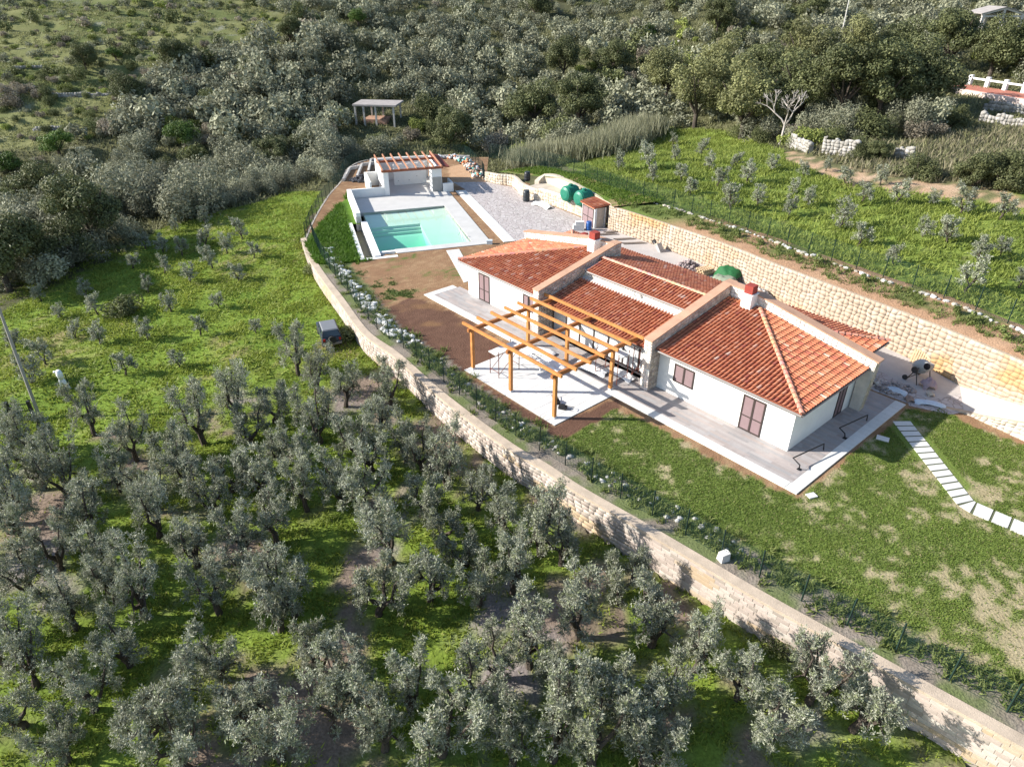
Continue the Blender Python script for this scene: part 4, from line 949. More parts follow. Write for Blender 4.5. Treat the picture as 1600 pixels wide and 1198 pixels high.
pile('gravel_heap', (-16.9,80.2,0), (1.7,1.0), .8, 260, [(.05,.052,.06),(.09,.09,.10),(.035,.036,.042)], 'heap of dark slate gravel left of the pool house', 'gravel heap', (.1,.2), 3)
pile('stone_heap', (22.3,34.3,0), (1.1,.7), .25, 120, G, 'low scatter of loose stones beside the concrete mixer', 'stones', (.06,.14), 4)
pile('stone_heap', (21.2,35.0,0), (.9,.5), .3, 70, [(.5,.46,.42),(.42,.36,.33)], 'loose rubble at the end of the stone parapet', 'stones', (.08,.17), 5)
def debris():
    r = np.random.default_rng(8); cols = [(.75,.74,.72),(.7,.7,.7),(.15,.42,.38),(.62,.22,.10),(.5,.48,.45),(.06,.06,.07),(.42,.3,.22),(.68,.6,.5)]
    pts = [(-9.5,91),(-7.5,91.2),(-6.3,89.8),(-5.6,88.2),(-5.0,86.6),(-4.6,85.2),(-4.2,83.8),(-3.7,82.2)]
    for k, (x, y) in enumerate(pts):
        c = cols[k % len(cols)]
        n = 40; a = r.uniform(0, 6.28, n); q = np.sqrt(r.uniform(0, 1, n)); P_ = np.c_[x+np.cos(a)*q*.9, y+np.sin(a)*q*.9, .5*(1-q)*r.uniform(.5, 1, n)+.08]
        rocks_stuff('rubbish_heap', P_, r.uniform(.1, .28, n), [np.array(cols[r.integers(8)] if r.random() < .55 else c)*r.uniform(.8, 1.1) for _ in range(n)],
                    'heap of mixed building rubbish, %s along the green fence' % ['the farthest one behind the pool house','second from the far end','third from the far end','fourth from the far end','fifth from the far end','third from the near end','second from the near end','the nearest one'][k], 'thing', 'rubbish heap')
debris()
def soft_mesh(name, c, sx, sy, h, mat, seed, label, cat, group=None, n=16, rz=0):
    """crumpled sheet or sack: closed bulging shell"""
    u = np.linspace(-1, 1, n); X, Y = np.meshgrid(u, u); r = np.maximum(np.abs(X), np.abs(Y)); q = np.clip(1-(np.abs(X)**3+np.abs(Y)**3)/1.3, 0, 1)
    Z = h*(np.sqrt(q)*(.55+.8*fbm(X*2.2+seed*7, Y*2.2, seed)))+.01; J = (fbm(X*1.5+seed, Y*1.5, seed+5)-.5)*.6
    x = (X+J*.35)*sx; y = (Y+J*.35)*sy; i = np.arange(n*n).reshape(n, n); f = np.stack([i[:-1, :-1], i[:-1, 1:], i[1:, 1:], i[1:, :-1]], -1).reshape(-1, 4)
    o = link(name, fastmesh(name, np.stack([x, y, Z], -1).reshape(-1, 3), f, None, True), mat); o.location = c; o.rotation_euler = (0, 0, rz); return tag(o, label, cat, group)
m_plast = M('white_plastic_sheet', (.78,.78,.77), .5, .06, 3, bump=.03, bscale=5)
m_sack = M('woven_sack', (.55,.60,.66), .8, .12, 4, bump=.01, bscale=30)
soft_mesh('sand_bag', P(1400,613), .6, .24, .24, m_sack, 1, 'long pale sack at the end of the white terrace border', 'sack', rz=-.6)
soft_mesh('sand_bag', P(1452,632), .8, .22, .22, m_sack, 2, 'pale blue sack along the edge of the shaded lawn', 'sack', rz=-.35)
soft_mesh('bucket_sack', P(1420,626), .22, .22, .3, M('brown_sack', (.30,.21,.17), .9), 3, 'small brown sack between the two pale sacks', 'sack')
soft_mesh('cement_bag', P(1449,605), .4, .35, .55, M('mauve_bag', (.34,.26,.28), .8, .2), 4, 'mauve cement bag beside the concrete mixer', 'cement bag')
soft_mesh('bucket', P(1453,618), .2, .18, .25, M('beige_bag', (.5,.42,.33), .8), 5, 'small beige bag on the ground near the mixer', 'bag')
soft_mesh('plastic_sheet', HW(12.1,-3.0,.05), 1.1, .55, .26, m_plast, 6, 'crumpled white plastic sheet on the patio under the pergola', 'plastic sheet', rz=HA)
soft_mesh('plastic_sheet', HW(13.9,-1.4,.06), 1.1, .5, .3, m_plast, 7, 'crumpled white plastic sheet on the terrace before the glazing', 'plastic sheet', rz=HA+.2)
soft_mesh('plastic_sheet', HW(15.6,-.55,.06), .9, .4, .22, m_plast, 8, 'white plastic sheet near the right stone pier', 'plastic sheet', rz=HA)
soft_mesh('plastic_sheet', HW(10.4,-2.2,.05), .9, .5, .2, m_plast, 9, 'white plastic sheet below the lying ladder', 'plastic sheet', rz=HA+.3)
soft_mesh('plastic_sheet', Vector((3.1,70.2,.02)), 1.2, .5, .35, m_plast, 10, 'white plastic sheet heaped against the low courtyard wall', 'plastic sheet', rz=-.9)
m_tarp = M('green_tarpaulin', (.018,.11,.035), .7, .2, 1.5); m_tarp2 = M('grey_green_tarpaulin', (.20,.23,.17), .8, .15, 1.5)
soft_mesh('tarpaulin', Vector((17.0,50.9,0)), 1.0, .75, 1.0, m_tarp, 11, 'bright green tarpaulin covering a stack by the yellow wall', 'tarpaulin', rz=-.9)
soft_mesh('tarpaulin', Vector((16.5,50.0,0)), .9, .6, .7, m_tarp2, 12, 'grey green tarpaulin lying in front of the bright green one', 'tarpaulin', rz=-.7)
def pallet(name, c, rz, label, tilt=0, n=7, col=(.50,.36,.22)):
    m = M('pallet_wood', col, .85, .2, 3); o = empty(name, c, rz, label, 'pallet'); o.rotation_euler = (tilt, 0, rz)
    for i in range(n): MB().box(-.6+i*(1.1/(n-1)), -.5+i*(1.1/(n-1)), -.4, .4, .12, .145).build('board', m, o)
    for y in (-.36, 0, .36): MB().box(-.6, .6, y-.05, y+.05, 0, .12).build('bearer', m, o)
    return o
pallet('wooden_pallet', (15.4,52.0,.35), .5, 'wooden pallet on the stack beside the stone heap', n=6); pallet('wooden_pallet', (15.5,51.9,.18), .42, 'wooden pallet under the topmost one beside the stone heap', n=6); pallet('wooden_pallet', (15.4,51.9,.01), .5, 'lowest wooden pallet of the stack beside the stone heap', n=6)
q = P(1438,566); pallet('wooden_pallet', (q.x-.1, q.y-.25, .42), HA+.0, 'pale wooden pallet leaning upright against the yellow wall', math.radians(68), 9, (.60,.48,.34))
def mixer():
    c = P(1434,594); o = empty('concrete_mixer', c, .5, 'concrete mixer with a round drum standing in the house shadow', 'concrete mixer')
    m = M('mixer_paint', (.34,.33,.31), .6, .2, spec=.4); d = M('dark_steel', (.05,.045,.042), .6, .2)
    drum = MB().lathe([(.12,-.48),(.4,-.38),(.44,-.05),(.40,.15),(.24,.42),(.22,.44)], (0,0,0), 18).build('drum', m, o, True); drum.location = (0,0,.95); drum.rotation_euler = (math.radians(62), 0, math.radians(-30))
    mth = MB().lathe([(.2,.43),(.2,.452)], (0,0,0), 18).build('mouth', M('painted_interior_shade'), drum)  # near-black disc closes the drum, the shade inside put into its colour
    for s in (-1, 1):
        MB().tube([(s*.62,-.05,.95),(s*.62,-.35,0)], .03, 6).build('leg', d, o); MB().tube([(s*.62,-.05,.95),(s*.62,.4,0)], .03, 6).build('leg', d, o)
    MB().tube([(-.62,-.05,.95),(.62,-.05,.95)], .035, 6).build('axle', d, o); MB().tube([(-.62,.3,.2),(.62,.3,.2)], .025, 6).build('brace', d, o)
    MB().box(.5, .85, -.2, .2, .6, .95).build('motor_box', m, o); MB().lathe([(.2,-.03),(.2,.03)], (-.8,-.05,.95), 14, 'x').build('hand_wheel', d, o)
    for s in (-1, 1): MB().lathe([(.16,-.04),(.16,.04)], (s*.62,.45,.16), 12, 'x').build('wheel', d, o)
mixer()
def wheelbarrow():
    o = empty('wheelbarrow', P(1024,391), 1.0, 'grey wheelbarrow standing on end against the yellow wall', 'wheelbarrow'); o.rotation_euler = (math.radians(60), 0, .9)
    g = M('galvanised', (.42,.41,.40), .6, .15, spec=.4)
    MB().hexa([(-.25,-.35,.3),(.25,-.35,.3),(.25,.3,.3),(-.25,.3,.3)], [(-.36,-.5,.6),(.36,-.5,.6),(.36,.48,.6),(-.36,.48,.6)]).build('tray', g, o)
    for s in (-1, 1): MB().tube([(s*.15,.75,.25),(s*.25,0,.3),(s*.3,-1.0,.55)], .02, 6).build('handle', g, o); MB().tube([(s*.28,-.3,.32),(s*.28,-.4,0)], .02, 6).build('leg', g, o)
    MB().lathe([(.2,-.04),(.2,.04)], (0,.72,.2), 14, 'x').build('wheel', M('rubber', (.03,.03,.03), .8), o)
wheelbarrow()
def planks():
    for k, (x, y, a, l) in enumerate(((8.8,61.3,.1,2.0),(10.2,60.0,.15,1.9),(10.9,58.9,.12,2.1),(9.4,62.0,.3,1.6))):
        o = MB().box(-l/2, l/2, -.06, .06, 0, .05).box(-l/2+.1, l/2-.15, .08, .2, 0, .05).box(-l/2-.1, l/2-.3, .23, .33, 0, .05).build('timber_stack', M('weathered_board', (.16,.13,.11), .9, .3, 3)); o.location = (x, y, .03); o.rotation_euler = (0, 0, a)
        tag(o, 'dark boards lying behind the left chimney, %s' % ['second row from the shed','third row from the shed','the row farthest from the shed','the row nearest the shed'][k], 'boards')
    o = MB().box(-.5, .5, -.3, .3, 0, .5).box(-.3, .5, -.25, .2, .5, .8).build('cement_block_stack', M('white_block', (.6,.58,.55), .9, .2, 3)); o.location = (6.2,62.8,.02); tag(o, 'stack of white blocks left of the blue barrel', 'blocks')
    q = P(765,381); o = MB().box(-.25, .25, -.2, .2, 0, .35).build('filter_box', M('pale_blue_box', (.55,.62,.66), .6)); o.location = q; tag(o, 'small pale blue box at the corner of the pool deck', 'box')
planks()
def rail(name, pts, label):
    o = empty(name, HL, HA, label, 'handrail'); m = M('black_metal')
    MB().tube(pts, .035, 6).build('bar', m, o)
    MB().box(pts[0][0]-.09, pts[0][0]+.09, pts[0][1]-.09, pts[0][1]+.09, .06, .09).build('foot_plate', m, o)
rail('handrail', [(27.3,-.9,.07),(27.3,-.95,.35),(26.9,-.95,.55),(27.3,1.3,.55),(27.3,1.45,.1)], 'black bent handrail on the sunny corner of the terrace')
rail('handrail', [(27.5,3.3,.07),(27.45,3.25,.35),(27.1,3.3,.5),(27.5,5.6,.5),(27.5,5.7,.1)], 'black bent handrail on the shaded side of the terrace')
def scaffold(c, rz, label, L=2.0, W_=.8, h=1.9, board=True):
    o = empty('scaffold_trestle', c, rz, label, 'scaffold'); m = M('rusty_tube', (.16,.055,.04), .7, .25, 4)
    for x in (-L/2, L/2):
        for y in (-W_/2, W_/2): MB().tube([(x,y,0),(x,y,h)], .024, 6).build('tube', m, o)
        for z in (.35, h-.25): MB().tube([(x,-W_/2,z),(x,W_/2,z)], .02, 6).build('cross_tube', m, o)
    for y in (-W_/2, W_/2): MB().tube([(-L/2,y,.2),(L/2,y,h-.35)], .018, 6).build('brace', m, o)
    if board: MB().box(-L/2-.15, L/2+.15, -W_/2+.05, W_/2-.05, h-.22, h-.16).build('plank', M('white_board', (.7,.69,.66), .8, .12), o)
    return o
scaffold(HW(10.6,-5.5,.04), HA+math.radians(90), 'scaffold trestle with white boards beside the left front pergola post', 1.6, .8, 1.75)
scaffold(HW(15.3,-1.2,.06), HA, 'scaffold trestle in front of the right end of the glazing', 1.7, .9, 2.0); scaffold(HW(16.5,.1,.06), HA+.1, 'narrow scaffold frame next to the right stone pier', .8, .7, 2.1, False)
def ladder():
    o = empty('ladder', HW(10.9,-3.7,.55), HA, 'white ladder lying flat under the left of the pergola', 'ladder'); m = M('white_metal')
    for s in (-.2,.2): MB().bar((-1.5,s,0), (1.5,s,0), .05, .07).build('rail', m, o)
    for i in range(11): MB().bar((-1.4+i*.28,-.2,0), (-1.4+i*.28,.2,0), .04).build('rung', m, o)
    for x in (-1.1, 1.1): MB().bar((x,-.18,-.5), (x,-.18,0), .05).build('stand', m, o); MB().bar((x,.18,-.5), (x,.18,0), .05).build('stand', m, o)
ladder()
def tool(c, rz, label):
    o = empty('plate_tool', c, rz, label, 'tool'); m = M('black_metal')
    MB().box(-.22, .22, -.16, .16, 0, .16).hexa([(-.15,-.1,.16),(.15,-.1,.16),(.15,.1,.16),(-.15,.1,.16)], [(-.1,-.06,.26),(.1,-.06,.26),(.1,.06,.26),(-.1,.06,.26)]).build('body', m, o)
    MB().tube([(.2,-.14,.1),(.62,-.14,.14),(.62,.14,.14),(.2,.14,.1)], .018, 6).build('handle', m, o)
tool(HW(15.2,-5.6,.045), HA+2.6, 'black hand tool with a loop handle on the patio, the farther of two'); tool(HW(15.85,-5.75,.045), HA+.5, 'black hand tool with a loop handle on the patio, the nearer of two')
# ------------------------------------------------------------------ car, pole, gate, cloth, small boxes
def car():
    x, y = -12.9, 43.6; o = empty('parked_car', (x, y, float(tz(x, y))+.03), math.radians(112), 'dark off-road car with a pale roof parked beside the front wall', 'car')
    pb = M('dark_car_paint', (.03,.04,.055), .35, .05, spec=.5); rf = M('pale_car_roof', (.17,.175,.185), .5, .06, spec=.4); gl = M('car_glass', (.015,.03,.05), .1, 0, spec=.6); tr = M('grey_bumper', (.2,.18,.17), .6, .1)
    prof = [(-2.0,.45),(-2.05,.8),(-1.95,1.05),(-1.8,1.1),(.75,1.12),(1.0,1.05),(1.9,.98),(2.05,.8),(2.05,.4)]
    n = len(prof); MB().add([(px, s*.82, z) for s in (-1, 1) for px, z in prof], [tuple(range(n)), tuple(range(n, 2*n))[::-1]]+[(i, n+i, n+(i+1) % n, (i+1) % n) for i in range(n)]).build('body', pb, o)
    MB().hexa([(-1.85,-.78,1.1),(.85,-.78,1.1),(.85,.78,1.1),(-1.85,.78,1.1)], [(-1.65,-.66,1.66),(.35,-.66,1.66),(.35,.66,1.66),(-1.65,.66,1.66)]).build('cabin', gl, o)
    MB().hexa([(-1.7,-.69,1.65),(.4,-.69,1.65),(.4,.69,1.65),(-1.7,.69,1.65)], [(-1.6,-.62,1.73),(.3,-.62,1.73),(.3,.62,1.73),(-1.6,.62,1.73)]).build('roof', rf, o)
    for px in (-1.72, -.6, .42):
        for s in (-1, 1): MB().bar((px-.06, s*.785, 1.1), (px+.02, s*.67, 1.66), .09).build('pillar', pb, o)
    MB().box(-2.16, -1.98, -.8, .8, .45, .66).build('bumper', tr, o); MB().box(2.0, 2.14, -.8, .8, .42, .64).build('bumper', tr, o)
    for s in (-.68,.68): MB().box(-2.06, -1.96, s-.09, s+.09, .78, 1.02).build('tail_light', M('red_lens', (.35,.02,.015), .3), o); MB().box(1.98, 2.07, s-.12, s+.12, .72, .88).build('headlight', M('clear_lens', (.6,.6,.6), .2), o)
    w = MB().lathe([(.2,-.1),(.33,-.1),(.36,-.06),(.36,.06),(.33,.1),(.2,.1)], (0,0,0), 16, 'y').mesh('wheel'); w.materials.append(M('rubber'))
    for px in (-1.3, 1.3):
        for s in (-.76,.76):
            q = bpy.data.objects.new('wheel', w); COL.objects.link(q); q.parent = o; q.location = (px, s, .36)
    sp = bpy.data.objects.new('spare_wheel', w); COL.objects.link(sp); sp.parent = o; sp.location = (-2.1,0,.9); sp.rotation_euler = (0,0,math.radians(90))
car()
bpy.data.objects['parked_car'].scale = (.78,.78,.78)
def poles():
    x, y, z = ground_at(63,655)
    o = empty('utility_pole', (x, y, z), 0, 'tall grey pole rising from the left edge beside the gate', 'pole'); m = M('weathered_pole', (.30,.28,.26), .85, .15, 3)
    MB().tube([(0,0,-.3),(.2,0,5),(.5,0,11.5)], [.1,.085,.06], 8).build('shaft', m, o)
    g = empty('garden_gate', (x-.9, y-.2, z), .1, 'dark metal gate between two posts at the foot of the tall pole', 'gate'); d = M('black_metal')
    for k in (-.55,.7): MB().box(k-.08, k+.08, -.08, .08, -.1, 1.3).build('post', d, g)
    for h in (.15,.65,1.1): MB().bar((-.5,0,h), (.65,0,h), .03).build('bar', d, g)
    for k in range(9): MB().bar((-.42+k*.125,0,.15), (-.42+k*.125,0,1.1), .014).build('picket', d, g)
    x, y, z = ground_at(103,612); c = empty('white_overalls', (x, y, z), .2, 'white work overalls hung on the wire beside the pole', 'overalls')
    soft = M('white_cloth', (.78,.78,.78), .8, .08, 4, bump=.02, bscale=6)
    b = MB().tube([(0,0,1.45),(0,.02,1.2),(.03,.03,.85)], [.14,.2,.17], 8).tube([(.02,.03,.9),(.14,.05,.45),(.3,.1,.02)], [.14,.1,.06], 8).tube([(-.02,.03,.9),(-.1,.02,.6),(-.12,.0,.32)], [.13,.1,.07], 8).tube([(-.1,0,1.35),(-.28,.0,1.4)], [.08,.06], 6).build('cloth', soft, c, True)
    MB().bar((0,.12,0), (0,.12,1.5), .05).build('stake', M('weathered_pole'), c)
    fence(np.array([ground_at(62,648)[:2], ground_at(105,612)[:2], ground_at(180,585)[:2]]), lambda x, y: float(tz(x, y)), 'thin wire fence running from the gate past the white overalls', hgt=1.1, step=2.2, mesh=.2)
    for u, v, hh, lab in ((1312,68,8,'pale wooden utility pole among the trees at the upper right'), (1109,28,9,'white utility pole at the top of the far grove')):
        x, y, z = ground_at(u, v); o = empty('utility_pole', (x, y, z), 0, lab, 'pole'); MB().tube([(0,0,-.3),(0,0,hh)], [.13,.09], 8).build('shaft', M('pale_pole', (.5,.48,.44), .8, .1), o); MB().bar((-.7,0,hh-.4), (.7,0,hh-.4), .1).build('crossarm', M('pale_pole'), o)
poles()
def small():
    q = P(1130,874); o = empty('white_stone_block', (q.x, q.y, 0), .4, 'white block standing behind the fence near the bare patch of lawn', 'block'); MB().hexa([(-.22,-.17,0),(.22,-.17,0),(.22,.17,0),(-.22,.17,0)], [(-.2,-.15,.38),(.19,-.16,.42),(.2,.14,.42),(-.18,.15,.38)]).build('body', M('white_block'), o)
    q = P(1379,686); o = MB().box(-.3, .3, -.2, .2, 0, .06).build('manhole_cover', m_slab); o.location = (q.x, q.y, .01); o.rotation_euler = (0,0,HA+.3); tag(o, 'single pale slab set in the shaded lawn', 'slab')
    q = P(1268,775); o = MB().box(-.22, .22, -.16, .16, 0, .06).build('paving_offcut', m_slab); o.location = (q.x, q.y, .01); o.rotation_euler = (0,0,.3); tag(o, 'white offcut slab near the corner of the terrace', 'slab')
    # line of white rocks inside the fence
    r = np.random.default_rng(4); i = np.where((FW[:, 1] > 39) & (FW[:, 1] < 57))[0]
    root = empty('white_rock_row', (0,0,0), 0, 'row of white limestone rocks behind the fence by the brown soil', 'rocks')
    for k in range(170):
        j = r.choice(i); p = FW[j]-FWn[j]*r.uniform(1.0, 1.75)+r.uniform(-.2, .2, 2); o = bpy.data.objects.new('rock', WR[r.integers(3)]); COL.objects.link(o); o.parent = root; s = r.uniform(.1, .26); o.location = (p[0], p[1], s*.3); o.scale = (s*1.2, s, s); o.rotation_euler = (0, 0, r.uniform(0, 6))
    i = np.where((FW[:, 1] < 39) & (FW[:, 1] > 20))[0]; pts = []
    for k in range(160): j = r.choice(i); pts.append((*(FW[j]-FWn[j]*r.uniform(.95, 1.9)), .02))
    rocks_stuff('fence_gravel', pts, r.uniform(.05, .17, 160), [np.array((.5,.48,.45))*r.uniform(.7, 1.2) for _ in range(160)])
WR = [rock_mesh('white_rock', 20+i, c, m_rock) for i, c in enumerate([(.74,.73,.71),(.66,.65,.62),(.78,.77,.75)])]
small()
# ------------------------------------------------------------------ far structures
def far_things():
    x, y, z = ground_at(592,190); o = empty('concrete_shelter', (x, y, z), -.12, 'abandoned concrete shelter with flat roof on posts among the bushes', 'shelter'); m = M('weathered_concrete', (.33,.30,.28), .9, .2, 1)
    MB().box(-3.4, 3.6, -2.2, 2.6, 2.6, 2.85).build('roof', m, o)
    for px in (-3.1, -1.7, .2, 3.1):
        for py in (-1.9, 2.2): MB().box(px-.13, px+.13, py-.13, py+.13, -.6, 2.6).build('post', M('pale_concrete', (.48,.45,.41), .9, .15), o)
    MB().box(-2.2, 1.6, -1.2, 2.2, -.3, .5).build('base', M('brick_base', (.40,.24,.17), .9, .2), o)
    x, y, z = ground_at(1555,62); o = empty('unfinished_building', (x, y, z), .05, 'bare concrete portal frame of an unfinished building on the upper right', 'building'); m = M('pale_concrete')
    o.scale = (.78,.78,.78)
    for px in (-4.2, 0, 4.2):
        for py in (0, 5): MB().box(px-.25, px+.25, py-.2, py+.2, -.5, 4.6 if px else 5.6).build('column', m, o)
    for py in (0, 5): MB().bar((-4.6,py,4.6), (0,py,5.75), .35).build('rafter', m, o); MB().bar((0,py,5.75), (4.6,py,4.6), .35).build('rafter', m, o); MB().bar((-4.2,py,4.3), (4.2,py,4.3), .3).build('beam', m, o)
    rr = MB().hexa([(-4.9,-.4,4.75),(0,-.4,5.95),(0,5.4,5.95),(-4.9,5.4,4.75)], [(-4.9,-.4,4.85),(0,-.4,6.05),(0,5.4,6.05),(-4.9,5.4,4.85)]); rr.hexa([(0,-.4,5.95),(4.9,-.4,4.75),(4.9,5.4,4.75),(0,5.4,5.95)], [(0,-.4,6.05),(4.9,-.4,4.85),(4.9,5.4,4.85),(0,5.4,6.05)]); rr.build('roof', M('weathered_concrete'), o)
    # red terrace with balustrade
    a = Vector(ground_at(1482,140)); b = Vector(ground_at(1640,172)); d = (b-a); L = d.to_2d().length; o = empty('balustrade_terrace', a, math.atan2(d.y, d.x), 'distant red paved terrace with white balustrade at the right edge', 'terrace')
    MB().box(0, L, -1.2, 3.5, -1.5, .4).build('slab', M('pinkish_render', (.62,.50,.44), .9, .15), o); MB().box(.3, L, -.6, 3.4, .4, .45).build('paving', M('red_paving', (.42,.16,.11), .85, .2, 3), o)
    for k in range(6):
        x0 = .3+k*L/5.5; MB().box(x0-.25, x0+.25, 3.0, 3.4, .45, 1.7).build('pillar', m_white, o)
    MB().box(.3, L, 3.12, 3.28, 1.2, 1.42).build('rail', m_white, o)
    # ruined dry stone walls
    for k, (p, q, h, lab) in enumerate((((1233,232),(1262,240),1.9,'ruined pale stone wall beside the dead tree'), ((1282,240),(1334,248),2.0,'ruined pale stone wall right of the dead tree'), ((1395,247),(1425,252),1.3,'small stretch of ruined pale stone wall above the earth bank'),
                                       ((1535,172),(1640,184),1.0,'upper dry stone terrace wall below the balustrade'), ((1528,190),(1640,205),1.0,'lower dry stone terrace wall below the balustrade'), ((1005,68),(1062,66),.9,'dry stone wall in the clearing of the far grove'), ((1297,60),(1370,64),.8,'dry stone wall beside the upper right pole'), ((82,152),(170,150),.5,'low ruined terrace wall on the grassy hillside'), ((52,206),(100,204),.6,'lowest ruined terrace wall on the grassy hillside'), ((42,143),(64,138),.5,'short ruined terrace wall at the far left of the hillside'), ((25,110),(68,106),.4,'upper ruined terrace wall at the left of the hillside'))):
        a = Vector(ground_at(*p)); b = Vector(ground_at(*q)); d = b-a; L = d.length; o = empty('dry_stone_wall', a, math.atan2(d.y, d.x), lab, 'stone wall')
        MB().box(0, L, 0, .5, -.6, h*.68).build('wall_core', M('grey_limestone', (.27,.255,.235), .95, .3, 2, bump=.05, bscale=6), o)
        r = np.random.default_rng(60+k); prof = lambda s, r=r, L=L: h*(.75+.35*vnoise(np.array([s*.9]), np.array([k*3.]), 3)[0])
        clad = cladding(lambda s, t: ((s, 0, -.4+t), (0,-1,0)), L, h+.5, .42, .08, [(.33,.31,.28),(.27,.255,.23),(.37,.35,.325)], seed=70+k, hfun=lambda q: prof(q)+.4); q_ = link('stonework', fastmesh('stonework', *clad), m_block, o); q_['kind'] = 'stuff'
        n = int(L*2.2); s = r.uniform(0, L, n); rocks_stuff('cap_stones', np.c_[s, np.full(n, .22), np.array([prof(q)-.12 for q in s])+r.uniform(-.15, .15, n)], r.uniform(.2, .38, n), [np.array((.31,.295,.27))*r.uniform(.85, 1.15) for _ in range(n)], parent=o)
far_things()
# ------------------------------------------------------------------ vegetation
m_bark = M('olive_bark', (.075,.06,.048), .95, .3, 4, bump=.03, bscale=12)
m_olive = M('olive_leaf', (1,1,1), .55, 0, attr=True, obvar=.14, transl=.18, spec=.3)
m_oak = M('oak_leaf', (1,1,1), .6, 0, attr=True, obvar=.16, transl=.2, spec=.25)
m_shrub = M('shrub_leaf', (1,1,1), .7, 0, attr=True, obvar=.32, transl=.2, spec=.2)
m_grass = M('grass_blade', (1,1,1), .6, 0, attr=True, transl=.35, spec=.2)
def leaves(pts, nrm, L, W_, cols, r, droop=.3):
    """diamond leaves: base, two sides, tip"""
    n = len(pts); rd = r.normal(size=(n, 3)); t = np.cross(nrm, rd); t /= np.linalg.norm(t, axis=1)[:, None]+1e-9
    d = t*(1-droop)+nrm*droop*r.uniform(.2, 1.8, (n, 1)); d /= np.linalg.norm(d, axis=1)[:, None]
    s = np.cross(d, nrm+r.normal(size=(n, 3))*.5); s /= np.linalg.norm(s, axis=1)[:, None]+1e-9
    L = np.asarray(L).reshape(-1, 1)*np.ones((n, 1)); W_ = np.asarray(W_).reshape(-1, 1)*np.ones((n, 1))
    v = np.stack([pts-d*L*.5, pts+s*W_*.5, pts+d*L*.5, pts-s*W_*.5], 1).reshape(-1, 3)
    return v, np.arange(4*n).reshape(n, 4), np.repeat(cols, 4, 0)
def lobes_points(lobes, n, r, shell=.55):
    w = np.array([a[1][0]*a[1][1] for a in lobes]); k = r.choice(len(lobes), n, p=w/w.sum())
    d = r.normal(size=(n, 3)); d /= np.linalg.norm(d, axis=1)[:, None]; q = shell+(1-shell)*r.uniform(0, 1, n)**.5; q *= r.uniform(.85, 1.12, n)
    c = np.array([a[0] for a in lobes])[k]; rad = np.array([a[1] for a in lobes])[k]
    p = c+d*rad*q[:, None]; nn = d/rad; nn /= np.linalg.norm(nn, axis=1)[:, None]
    return p, nn, k, q
